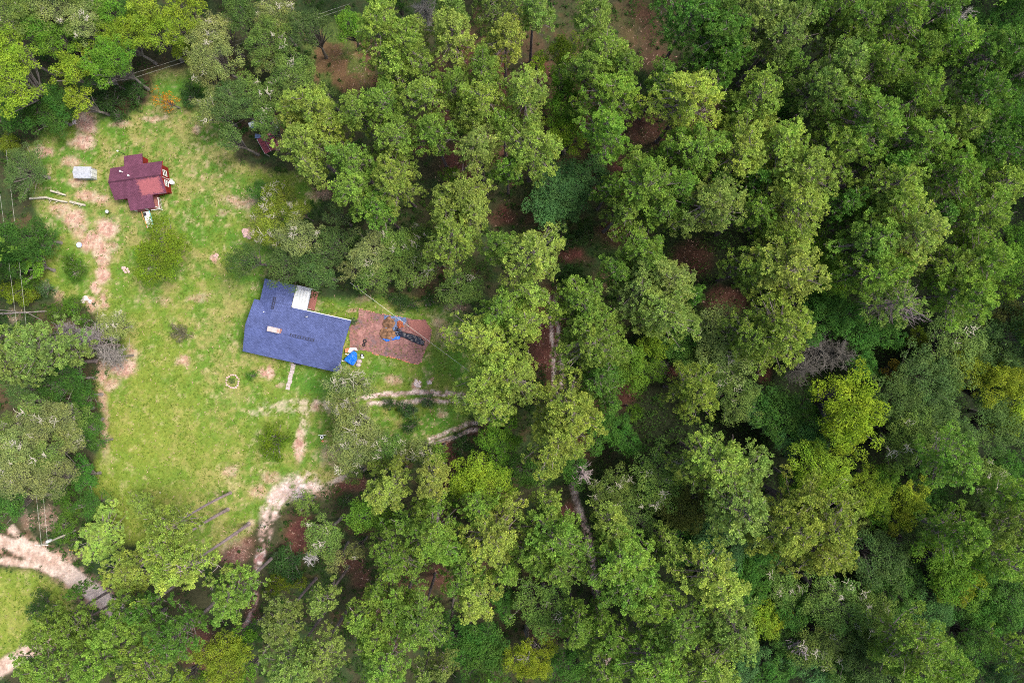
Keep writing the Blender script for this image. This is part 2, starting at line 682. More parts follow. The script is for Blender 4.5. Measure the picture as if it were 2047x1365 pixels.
# u, v, radius u, radius v, strength of bare pink earth
BARE = [(190, 480, 34, 22, .75), (205, 500, 20, 40, .7), (150, 440, 26, 18, .7), (120, 425, 22, 16, .55), (175, 395, 30, 16, .6), (140, 325, 24, 12, .5), (185, 610, 14, 16, .7), (225, 770, 22, 16, .6), (205, 800, 9, 40, .6), (175, 245, 22, 28, .9), (165, 285, 26, 18, .8), (90, 300, 22, 14, .7), (215, 455, 25, 22, .85), (160, 455, 22, 16, .5),
        (205, 545, 16, 26, .9), (190, 575, 10, 22, .8), (175, 600, 12, 10, .7), (205, 600, 8, 20, .7), (245, 735, 34, 20, .8), (205, 745, 14, 30, .75),
        (262, 705, 14, 20, .6), (212, 860, 8, 60, .5), (195, 400, 25, 14, .6), (150, 365, 20, 14, .5), (225, 490, 20, 12, .5),
        (530, 746, 16, 18, .9), (365, 720, 16, 12, .6), (400, 590, 26, 10, .4), (330, 600, 20, 10, .3), (475, 400, 45, 14, .5),
        (240, 250, 25, 9, .5), (305, 238, 30, 8, .5), (390, 262, 12, 8, .5), (440, 425, 12, 8, .4), (500, 460, 14, 12, .7), (430, 512, 7, 7, .8),
        (790, 760, 18, 12, .5), (830, 768, 10, 10, .7), (860, 765, 6, 6, .6), (900, 670, 34, 24, .55), (915, 615, 30, 14, .5), (880, 640, 18, 12, .4),
        (705, 620, 8, 6, .7), (728, 595, 20, 10, .3), (598, 890, 13, 34, .8), (660, 905, 22, 20, .35), (545, 950, 26, 14, .45), (520, 980, 20, 20, .45), (640, 990, 26, 16, .4),
        (470, 1100, 40, 30, .4), (500, 1050, 14, 14, .5), (460, 940, 14, 16, .45), (100, 1040, 30, 26, .55), (130, 1110, 40, 20, .5), (60, 1040, 20, 20, .5),
        (30, 630, 18, 16, .5), (115, 590, 12, 20, .5), (555, 290, 10, 16, .5), (640, 390, 25, 12, .4), (885, 825, 14, 8, .5), (560, 775, 10, 7, .4), (630, 808, 14, 9, .6)]
# u, v, ru, rv, strength of red-brown straw on the forest floor
STRAW = [(700, 120, 45, 60, .9), (640, 110, 24, 30, .7), (735, 150, 20, 20, .9), (880, 190, 22, 90, .8), (930, 110, 20, 60, .8), (1000, 150, 20, 60, .8), (850, 270, 30, 40, .8),
         (920, 330, 50, 50, .9), (980, 300, 40, 40, .8), (1080, 150, 30, 30, .5), (1290, 70, 60, 60, .4), (1310, 120, 50, 30, .5), (1290, 260, 60, 40, .7), (1250, 350, 40, 50, .85), (1400, 220, 50, 80, .7),
         (1440, 260, 40, 60, .6), (1140, 510, 34, 24, .95), (1225, 470, 34, 30, .9), (1090, 670, 40, 110, 1), (1060, 740, 30, 30, 1), (1240, 780, 40, 40, .8), (1190, 830, 40, 50, .8), (1160, 880, 40, 40, .8),
         (1380, 520, 50, 40, .6), (1450, 600, 50, 30, .6), (1350, 740, 30, 16, .7), (1530, 745, 20, 20, .7), (900, 900, 30, 30, .9), (900, 960, 20, 40, .9), (780, 850, 14, 16, .9), (700, 965, 40, 24, .8),
         (600, 1060, 30, 40, .9), (590, 1090, 30, 20, .8), (700, 1130, 30, 24, .7), (720, 1160, 26, 20, .6), (1000, 990, 30, 40, .8), (1130, 1020, 24, 24, .9), (880, 1150, 24, 30, .7), (1090, 1260, 40, 30, .6),
         (470, 1090, 50, 40, .8), (390, 1290, 50, 50, .7), (500, 1220, 20, 30, .6), (640, 380, 30, 20, .5), (1200, 560, 30, 26, .5), (980, 840, 20, 20, .5), (950, 860, 30, 20, .4), (1000, 430, 30, 30, .6)]
LUSH_SHADE = [(380, 180, 90, 40, 1), (620, 765, 70, 34, 1), (150, 540, 34, 40, 1), (320, 950, 60, 40, .5), (500, 560, 40, 30, .6), (890, 620, 40, 20, .6), (900, 730, 50, 40, .4), (760, 740, 50, 24, .35),  # lush grass; the first entry paints the trees' shadow on the upper lawn
        (900, 830, 50, 26, .8), (470, 570, 60, 30, .4), (260, 350, 60, 30, .3), (380, 290, 60, 20, .3), (450, 800, 60, 16, .4), (1210, 490, 34, 30, .8), (1240, 60, 50, 50, .4), (1170, 560, 60, 40, .5), (690, 600, 40, 14, .6)]

STEP = .25


def build_ground():
    nu, nv = int(163 / STEP) + 1, int(112 / STEP) + 1
    xs = np.linspace(-81.5, 81.5, nu)
    ys = np.linspace(-56, 56, nv)
    X, Y = np.meshgrid(xs, ys, indexing='ij')
    U0, V0 = X * SC + 1023.5, -Y * SC + 682.5
    # ragged edges: the survey outlines are wandered by a few pixels
    U = U0 + 22 * (fbm(U0, V0, 60, 1) - .5) + 14 * (fbm(U0, V0, 12, 2, 3) - .5)
    V = V0 + 22 * (fbm(U0, V0, 60, 3) - .5) + 14 * (fbm(U0, V0, 12, 4, 3) - .5)
    Uf = U0 + 6 * (fbm(U0, V0, 10, 5, 3) - .5) + 5 * (fbm(U0, V0, 40, 6, 2) - .5)
    Vf = V0 + 6 * (fbm(U0, V0, 10, 7, 3) - .5) + 5 * (fbm(U0, V0, 40, 8, 2) - .5)
    big = fbm(U0, V0, 110, 20, 4)
    mid = fbm(U0, V0, 34, 30, 4, .6)
    fin = fbm(U0, V0, 9, 40, 4, .65)
    fin2 = fbm(U0, V0, 6, 50, 3, .7)
    lawn_sd = np.maximum(poly_sd(U, V, LAWN), poly_sd(U, V, LAWN2))
    lawn = sstep(-10, 12, lawn_sd)
    glade = sstep(-14, 14, poly_sd(U, V, GLADE))

    def blobs(lst, fu, fv):
        t = np.zeros_like(U)
        for (u, v, a, b, s) in lst:
            t = np.maximum(t, s * (1 - sstep(.35, 1.25, np.hypot((fu - u) / a, (fv - v) / b))))
        return t
    bare = blobs(BARE, U, V)
    straw = blobs(STRAW, U, V)
    lush_shade = blobs(LUSH_SHADE, U, V)

    def c(*a):
        return np.array(a)[None, None, :]

    def mix(A, B, t):
        return A * (1 - t[..., None]) + B * t[..., None]
    # forest floor
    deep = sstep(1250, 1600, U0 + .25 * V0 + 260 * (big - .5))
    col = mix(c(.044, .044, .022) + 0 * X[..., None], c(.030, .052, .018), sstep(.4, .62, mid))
    col = mix(col, c(.012, .017, .008), deep)  # shade between the right-hand crowns painted into the floor as near-black
    col = mix(col, c(.115, .046, .036), np.clip(sstep(.50, .66, big * .5 + mid * .5) * .5 * (1 - deep) + straw * (.45 + fin * .9), 0, 1))
    col = mix(col, c(.035, .085, .02), np.clip(lush_shade * (1 - lawn) * (mid + .3), 0, 1) * .8)
    # lawn
    g = mix(c(.118, .172, .025) + 0 * X[..., None], c(.070, .152, .018), sstep(.40, .62, mid * .6 + big * .4))
    g = mix(g, c(.25, .21, .085), sstep(.45, .66, fin * .4 + big * .3 + (1 - mid) * .3) * .75)
    g = mix(g, c(.06, .15, .018), np.clip(lush_shade * (.5 + mid), 0, 1))
    g = mix(g, c(.07, .115, .03), sstep(.58, .78, fin2) * .3)
    g = mix(g, c(.36, .28, .18), sstep(.55, .74, fin * .5 + mid * .3 + fin2 * .2) * .6)
    south = sstep(300, 1050, V0) * sstep(700, 200, U0)
    g = mix(g, c(.190, .215, .032), south * .45)
    col = mix(col, g, lawn)
    col = mix(col, mix(c(.16, .10, .05) + 0 * X[..., None], c(.09, .13, .03), sstep(.45, .6, mid)), glade * .8)
    # bare pink earth
    bd = np.clip(bare * sstep(.22, .54, fin * .55 + mid * .45 + bare * .14) * 1.35, 0, 1)
    pink = mix(c(.35, .20, .155) + 0 * X[..., None], c(.40, .30, .23), sstep(.4, .62, fin2))
    col = mix(col, pink, bd * (.25 + .75 * np.maximum(lawn, .35)))
    # roads and ruts
    road = np.maximum.reduce([1 - sstep(14, 22, line_d(Uf, Vf, ROAD[2:])), 1 - sstep(9, 17, line_d(Uf, Vf, ROAD[:3])),
                              1 - sstep(4, 10, line_d(Uf, Vf, ROAD_B)), 1 - sstep(11, 20, line_d(Uf, Vf, ROAD_C)), .9 * (1 - sstep(4, 9, line_d(Uf, Vf, ROAD_D)))])
    rc = mix(c(.34, .235, .18) + 0 * X[..., None], c(.46, .365, .30), sstep(.35, .6, mid * .5 + fin * .5))
    shoulder = 1 - sstep(20, 34, line_d(Uf, Vf, ROAD[1:]))
    col = mix(col, c(.38, .23, .17) + 0 * X[..., None], np.clip(shoulder * sstep(.4, .6, fin) * .7, 0, 1))
    col = mix(col, rc, road)
    w = np.interp(V0, [950, 985, 1040, 1100, 1130, 1260], [30, 27, 18, 12, 8, 6]) * (.75 + .5 * mid)
    dd = line_d(Uf, Vf, DRIVE)
    drive = np.clip((1 - sstep(.45, 1.15, dd / w)) * sstep(.34, .56, fin * .5 + .5 * mid), 0, 1)
    dc = mix(c(.42, .32, .28) + 0 * X[..., None], c(.32, .165, .145), sstep(1010, 1130, V0))
    dc = mix(dc, c(.54, .47, .44), sstep(.5, .64, fin2 * .6 + fin * .4) * .8)
    col = mix(col, dc, drive)
    rut = np.zeros_like(U)
    rtone = np.zeros_like(U)
    for pts, wd, st in RUTS:
        r = st * (1 - sstep(wd * .6, wd * 1.5, line_d(Uf, Vf, pts)))
        rut = np.maximum(rut, r)
    rutc = mix(c(.30, .20, .19) + 0 * X[..., None], c(.56, .46, .42), sstep(.42, .60, fin * .5 + fin2 * .5))
    col = mix(col, rutc, np.clip(rut * 1.3 * sstep(.25, .5, fin * .6 + fin2 * .4), 0, 1))
    fa = np.zeros_like(U)
    for pts, wd in FAINT:
        fa = np.maximum(fa, 1 - sstep(wd * .5, wd * 1.6, line_d(Uf, Vf, pts)))
    col = mix(col, c(.46, .36, .29) + 0 * X[..., None], fa * sstep(.38, .62, fin * .6 + fin2 * .4) * .6)
    col = col * (.80 + .40 * fin2)[..., None] * (.9 + .2 * fin)[..., None]
    Z = .10 * (fbm(U0, V0, 30, 60, 3) - .5) - .05 - .07 * rut - .05 * drive + .03 * (fin - .5) * (1 - road)
    # split of the sheet: each stretch of ground is its own object, sharing edges
    cls = np.zeros(U.shape, int)                   # forest floor
    cls[(lawn > .5)] = 1
    cls[(drive > .45)] = 2
    cls[(rut > .35) & (cls != 2)] = 3
    cls[road > .5] = 4
    fc = cls[:-1, :-1]
    idx = np.arange(nu * nv).reshape(nu, nv)
    quads = np.stack([idx[:-1, :-1], idx[1:, :-1], idx[1:, 1:], idx[:-1, 1:]], -1)
    allV = np.stack([X, Y, Z], -1).reshape(-1, 3)
    allC = np.concatenate([np.clip(col, 0, 1), np.ones(U.shape + (1,))], -1).reshape(-1, 4)
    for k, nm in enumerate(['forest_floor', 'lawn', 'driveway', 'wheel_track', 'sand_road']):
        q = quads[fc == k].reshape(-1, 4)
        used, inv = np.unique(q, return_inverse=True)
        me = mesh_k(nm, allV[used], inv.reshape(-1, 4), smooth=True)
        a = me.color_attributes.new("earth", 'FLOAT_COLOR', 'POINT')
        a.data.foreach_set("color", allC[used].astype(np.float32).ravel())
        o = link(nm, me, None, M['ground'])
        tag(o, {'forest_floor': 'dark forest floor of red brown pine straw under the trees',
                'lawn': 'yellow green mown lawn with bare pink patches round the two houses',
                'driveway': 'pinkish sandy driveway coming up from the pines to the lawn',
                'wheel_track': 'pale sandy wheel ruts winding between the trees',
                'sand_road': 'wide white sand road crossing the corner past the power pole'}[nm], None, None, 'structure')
    # the forest floor goes on to the horizon
    B = 900
    x0, x1, y0, y1 = -81.5, 81.5, -56, 56
    V4 = [(-B, -B, -.05), (B, -B, -.05), (B, B, -.05), (-B, B, -.05), (x0, y0, -.05), (x1, y0, -.05), (x1, y1, -.05), (x0, y1, -.05)]
    me = mesh_k('outer_forest_floor', V4, [(0, 1, 5, 4), (1, 2, 6, 5), (2, 3, 7, 6), (3, 0, 4, 7)])
    a = me.color_attributes.new("earth", 'FLOAT_COLOR', 'POINT')
    a.data.foreach_set("color", np.tile(np.array([.05, .052, .026, 1], np.float32), (8, 1)).ravel())
    tag(link('outer_forest_floor', me, None, M['ground']), 'forest floor stretching away beyond the edges', None, None, 'structure')
    return U0, V0, deep, lawn, straw, bd, road, drive, rut, lush_shade


GR = build_ground()
# ---------------------------------------------------------------- trees
def unit(a):
    return a / np.maximum(np.linalg.norm(a, axis=-1, keepdims=True), 1e-9)


def tuft_tris(C, rad, k, g, up=.45, w=.42):
    """pompoms of needles: k slim brush-like triangles spread round each centre, biased to the light"""
    n = len(C)
    d = g.normal(size=(n, k, 3))
    d[..., 2] += up
    d = unit(d)
    L = rad[:, None, None] * g.uniform(.7, 1.12, (n, k, 1))
    p = unit(np.cross(d, g.normal(size=(n, k, 3))))
    a = C[:, None] + d * L * .12
    tip = C[:, None] + d * L
    hw = L * w * .5
    V = np.stack([a, tip + p * hw, tip - p * hw], 2).reshape(-1, 3)
    F = np.arange(len(V)).reshape(-1, 3)
    return V, F


def leaf_quads(C, N, size, g):
    """small leaf faces with centre C and facing N"""
    n = len(C)
    N = unit(N)
    a = unit(np.cross(N, g.normal(size=(n, 3))))
    b = np.cross(N, a)
    s = size[:, None] * .5
    V = np.stack([C - a * s, C - b * s * .62 + N * s * .15, C + a * s, C + b * s * .62 + N * s * .15], 1).reshape(-1, 3)
    F = np.arange(len(V)).reshape(-1, 4)
    return V, F


def limb_tubes(mb, base, tip, r0, r, sag=.15, sides=4):
    base, tip = Vector(base), Vector(tip)
    m = base.lerp(tip, .55) + Vector((r.uniform(-.15, .15), r.uniform(-.15, .15), -sag))
    mb.tube([base, m, tip], [r0, r0 * .6, r0 * .22], sides, cap=False)


def pine_meshes(seed, R, h, n_lobes, nt, bare=0.0, k=22, low=.60):
    g = np.random.default_rng(seed)
    r = random.Random(seed)
    mb = MB()
    bend = [r.uniform(-.35, .35) for _ in range(4)]

    def axis(t):
        return Vector((bend[0] * t * t * 1.2 + bend[1] * math.sin(3 * t) * .5, bend[2] * t * t * 1.2 + bend[3] * math.sin(3 * t) * .5, t * h))
    tr = .0092 * h + .02
    ts = [0, .03, .2, .4, .6, .75, .88, .97]
    mb.tube([axis(t) for t in ts], [tr * 1.5, tr * 1.1, tr * .98, tr * .85, tr * .66, tr * .48, tr * .26, tr * .1], 8)
    ph = r.uniform(0, 6.28)
    lob = [(1 + .22 * math.sin(2 * a + ph) + .14 * math.sin(3 * a + 2 * ph)) for a in np.linspace(0, 6.28, 64)]
    C, rad, tl = [], [], []
    for i in range(n_lobes):
        t = (i + .5) / n_lobes
        z = low + (.985 - low) * t ** .82
        az = i * 2.39996 + r.uniform(-.45, .45)
        prof = (1 - ((z - low) / (1 - low)) ** 2.6) ** .55
        rr = R * prof * lob[int(az / 6.283 * 64) % 64] * r.uniform(.55, 1.08)
        if rr < .3 * R and t < .8:
            rr *= 1.5
        b = axis(z - .02)
        lr = r.uniform(.45, .86) * (.75 + .25 * R / 3.2)
        tip = axis(z) + Vector((math.cos(az) * max(rr - lr * .4, 0), math.sin(az) * max(rr - lr * .4, 0), .10 * rr + r.uniform(-.4, .5)))
        limb_tubes(mb, b, tip, .028 + .014 * rr, r, .12 * rr)
        if r.random() < bare:
            for q in range(5):
                e = tip + Vector((r.uniform(-1, 1), r.uniform(-1, 1), r.uniform(-.1, .8)))
                mb.tube([b.lerp(tip, .6), b.lerp(e, .85), e], [.035, .025, .01], 3, cap=False)
            continue
        lt = r.random()
        n = max(5, int(nt * lr * lr * r.uniform(.8, 1.2)))
        d = g.normal(size=(n, 3))
        d[:, 2] = np.abs(d[:, 2]) * .9 - .25
        d = unit(d) * g.uniform(.62, 1.0, (n, 1))
        c = np.array(tip) + d * np.array([lr, lr, lr * .62])
        C.append(c)
        rad.append(g.uniform(.19, .32, n))
        tl.append(np.full(n, lt))
        if rr > 1.6:                                   # tufts carried along the limb
            n2 = 4
            f = g.uniform(.35, .75, (n2, 1))
            c2 = np.array(b) * (1 - f) + np.array(tip) * f + g.normal(size=(n2, 3)) * np.array([.3, .3, .15])
            C.append(c2)
            rad.append(g.uniform(.18, .3, n2))
            tl.append(np.full(n2, lt))
        for q in range(2):
            c = Vector(C[-1][r.randrange(len(C[-1]))])
            mb.tube([b.lerp(tip, .7), c], [.03, .012], 3, cap=False)
    for q in range(int(n_lobes * .45)):
        c = Vector(C[r.randrange(len(C))][0])
        e = c + Vector((r.uniform(-1, 1), r.uniform(-1, 1), r.uniform(.25, .7))) * r.uniform(.5, .9)
        mb.tube([c - Vector((0, 0, .3)), c.lerp(e, .6), e], [.035, .03, .015], 3, cap=False)
    C, rad, tl = np.concatenate(C), np.concatenate(rad), np.concatenate(tl)
    V, F = tuft_tris(C, rad, k, g)
    tt = np.clip(.45 * tl + .55 * g.random(len(C)), 0, 1)
    tint = np.repeat(tt, k * 3) * .85 + .15 * np.repeat(g.random(len(C) * k), 3)
    return mb.mesh('pine_trunk'), mesh_k('pine_crown', V, F, tint)


def broad_meshes(seed, R, h, n_lobes, nl, leaf=(.16, .30), flat=.62, moss=0, low=.3, spread=.26):
    """rounded broadleaf crown: lobes of leaf faces over a dome, carried by forking limbs"""
    g = np.random.default_rng(seed)
    r = random.Random(seed)
    mb = MB()
    fork = h * low
    tr = .014 * h + .03
    lean = Vector((r.uniform(-.4, .4), r.uniform(-.4, .4), 0))
    mb.tube([(0, 0, 0), lean * .3 + Vector((0, 0, fork * .5)), lean + Vector((0, 0, fork)), lean * 1.3 + Vector((0, 0, h * .75))],
            [tr * 1.4, tr, tr * .8, tr * .2], 7)
    ph = r.uniform(0, 6.28)
    dep = min(R * flat, h * .42)
    zc = h - dep
    Cs, Ns, ti, sz = [], [], [], []
    tw = MB()
    for i in range(n_lobes):
        f = (i + .5) / n_lobes
        el = math.asin(min(1, f * 1.12 - .12)) if f > .1 else -.15
        az = i * 2.39996 + r.uniform(-.5, .5)
        mod = 1 + .2 * math.sin(2 * az + ph) + .15 * math.sin(5 * az + 2 * ph)
        q = r.uniform(.52, 1.06)
        lr = R * r.uniform(spread * .7, spread * 1.15)
        c = np.array([math.cos(az) * math.cos(el) * (R * mod - lr * .6) * q, math.sin(az) * math.cos(el) * (R * mod - lr * .6) * q,
                      zc + math.sin(el) * (dep - lr * .4) * q + r.uniform(-.2, .2)]) + np.array([lean.x, lean.y, 0])
        limb_tubes(mb, lean * .9 + Vector((0, 0, fork * r.uniform(.9, 1.25))), c, .04 + .018 * R, r, -.2)
        n = int(nl * (lr / .8) ** 2 * r.uniform(.75, 1.2)) + 12
        d = g.normal(size=(n, 3))
        d[:, 2] = np.abs(d[:, 2]) - .35
        d = unit(d)
        rr = g.uniform(.55, 1.06, (n, 1)) * (1 + .18 * np.sin(d[:, :1] * 5 + i) + .18 * np.sin(d[:, 1:2] * 6 + 2 * i))
        Cs.append(c + d * rr * np.array([lr, lr, lr * .75]))
        Ns.append(d * .6 + np.array([0, 0, .55]) + g.normal(size=(n, 3)) * .55)
        sz.append(g.uniform(leaf[0], leaf[1], n))
        ti.append(np.clip(.4 * r.random() + .6 * g.random(n), 0, 1))
        if moss and r.random() < moss:
            for _ in range(12):
                s = Vector(c) + Vector((r.uniform(-1, 1) * lr * .5, r.uniform(-1, 1) * lr * .5, lr * .45))
                e = s + Vector((r.uniform(-1, 1), r.uniform(-1, 1), r.uniform(-.1, .75))) * lr * .9
                tw.tube([s, s.lerp(e, .5) + Vector((r.uniform(-.1, .1), r.uniform(-.1, .1), .08)), e], [.035, .026, .012], 3, cap=False)
    V, F = leaf_quads(np.concatenate(Cs), np.concatenate(Ns), np.concatenate(sz), g)
    me = mesh_k('leaf_crown', V, F, np.repeat(np.concatenate(ti), 4))
    return mb.mesh('tree_trunk'), me, (tw.mesh('pale_twigs') if moss else None)


def bare_mesh(seed, R, h, n=34, thick=1.0, fine=6, low=.35):
    """leafless tree: trunk, limbs and twigs"""
    r = random.Random(seed)
    mb = MB()
    tw = MB()
    tr = (.011 * h + .03) * thick
    mb.tube([(0, 0, 0), (.1, 0, h * .4), (0, .15, h * .8), (.1, .1, h)], [tr * 1.3, tr, tr * .6, tr * .15], 7)
    for i in range(n):
        t = r.uniform(low, .98)
        az = i * 2.39996 + r.uniform(-.4, .4)
        L = R * (1.05 - .55 * t) * r.uniform(.6, 1.1)
        b = Vector((.08, .08, h * t))
        e = b + Vector((math.cos(az) * L, math.sin(az) * L, L * r.uniform(.1, .7)))
        m = b.lerp(e, .5) + Vector((r.uniform(-.2, .2), r.uniform(-.2, .2), r.uniform(-.1, .2))) * L * .4
        mb.tube([b, m, e], [.055 * thick, .04 * thick, .014], 4, cap=False)
        for q in range(fine):
            s = (b.lerp(m, r.uniform(.3, 1)) if q % 2 else m.lerp(e, r.random()))
            d = Vector((r.uniform(-1, 1), r.uniform(-1, 1), r.uniform(-.2, .8))) * L * .42
            tw.tube([s, s + d * .55 + Vector((0, 0, .05)), s + d], [.028 * thick, .02 * thick, .008], 3, cap=False)
    return mb.mesh('bare_trunk'), tw.mesh('bare_twigs')


# tones are the plants' own leaf colours, before the right-hand shade swap
TONE = {
    'pl': (.250, .342, .072), 'pm': (.168, .280, .050), 'pd': (.098, .200, .036), 'pg': (.185, .275, .070), 'po': (.190, .250, .048),
    'ol': (.205, .265, .105), 'om': (.128, .215, .056), 'od': (.082, .152, .048),
    'fl': (.185, .285, .032), 'fm': (.105, .220, .028), 'fd': (.056, .140, .028), 'ft': (.066, .155, .058), 'fy': (.190, .260, .026), 'fo': (.10, .135, .036),
    'bl': (.150, .220, .024), 'bm': (.075, .165, .024), 'bd': (.042, .100, .030), 'bt': (.080, .150, .075), 'bg': (.12, .125, .085),
    'xg': (.30, .275, .265), 'xw': (.46, .42, .40), 'xb': (.20, .12, .10),
}
TWORD = {'pl': 'light yellow green', 'pm': 'mid green', 'pd': 'deep green', 'pg': 'soft grey green', 'po': 'olive green',
         'ol': 'pale grey green', 'om': 'dull green', 'od': 'dark grey green',
         'fl': 'bright yellow green', 'fm': 'fresh green', 'fd': 'dark green', 'ft': 'blue green', 'fy': 'yellow leaved', 'fo': 'olive brown',
         'bl': 'yellow green', 'bm': 'fresh green', 'bd': 'dark green', 'bt': 'blue green', 'bg': 'grey green',
         'xg': 'leafless grey', 'xw': 'bleached white', 'xb': 'leafless brown'}

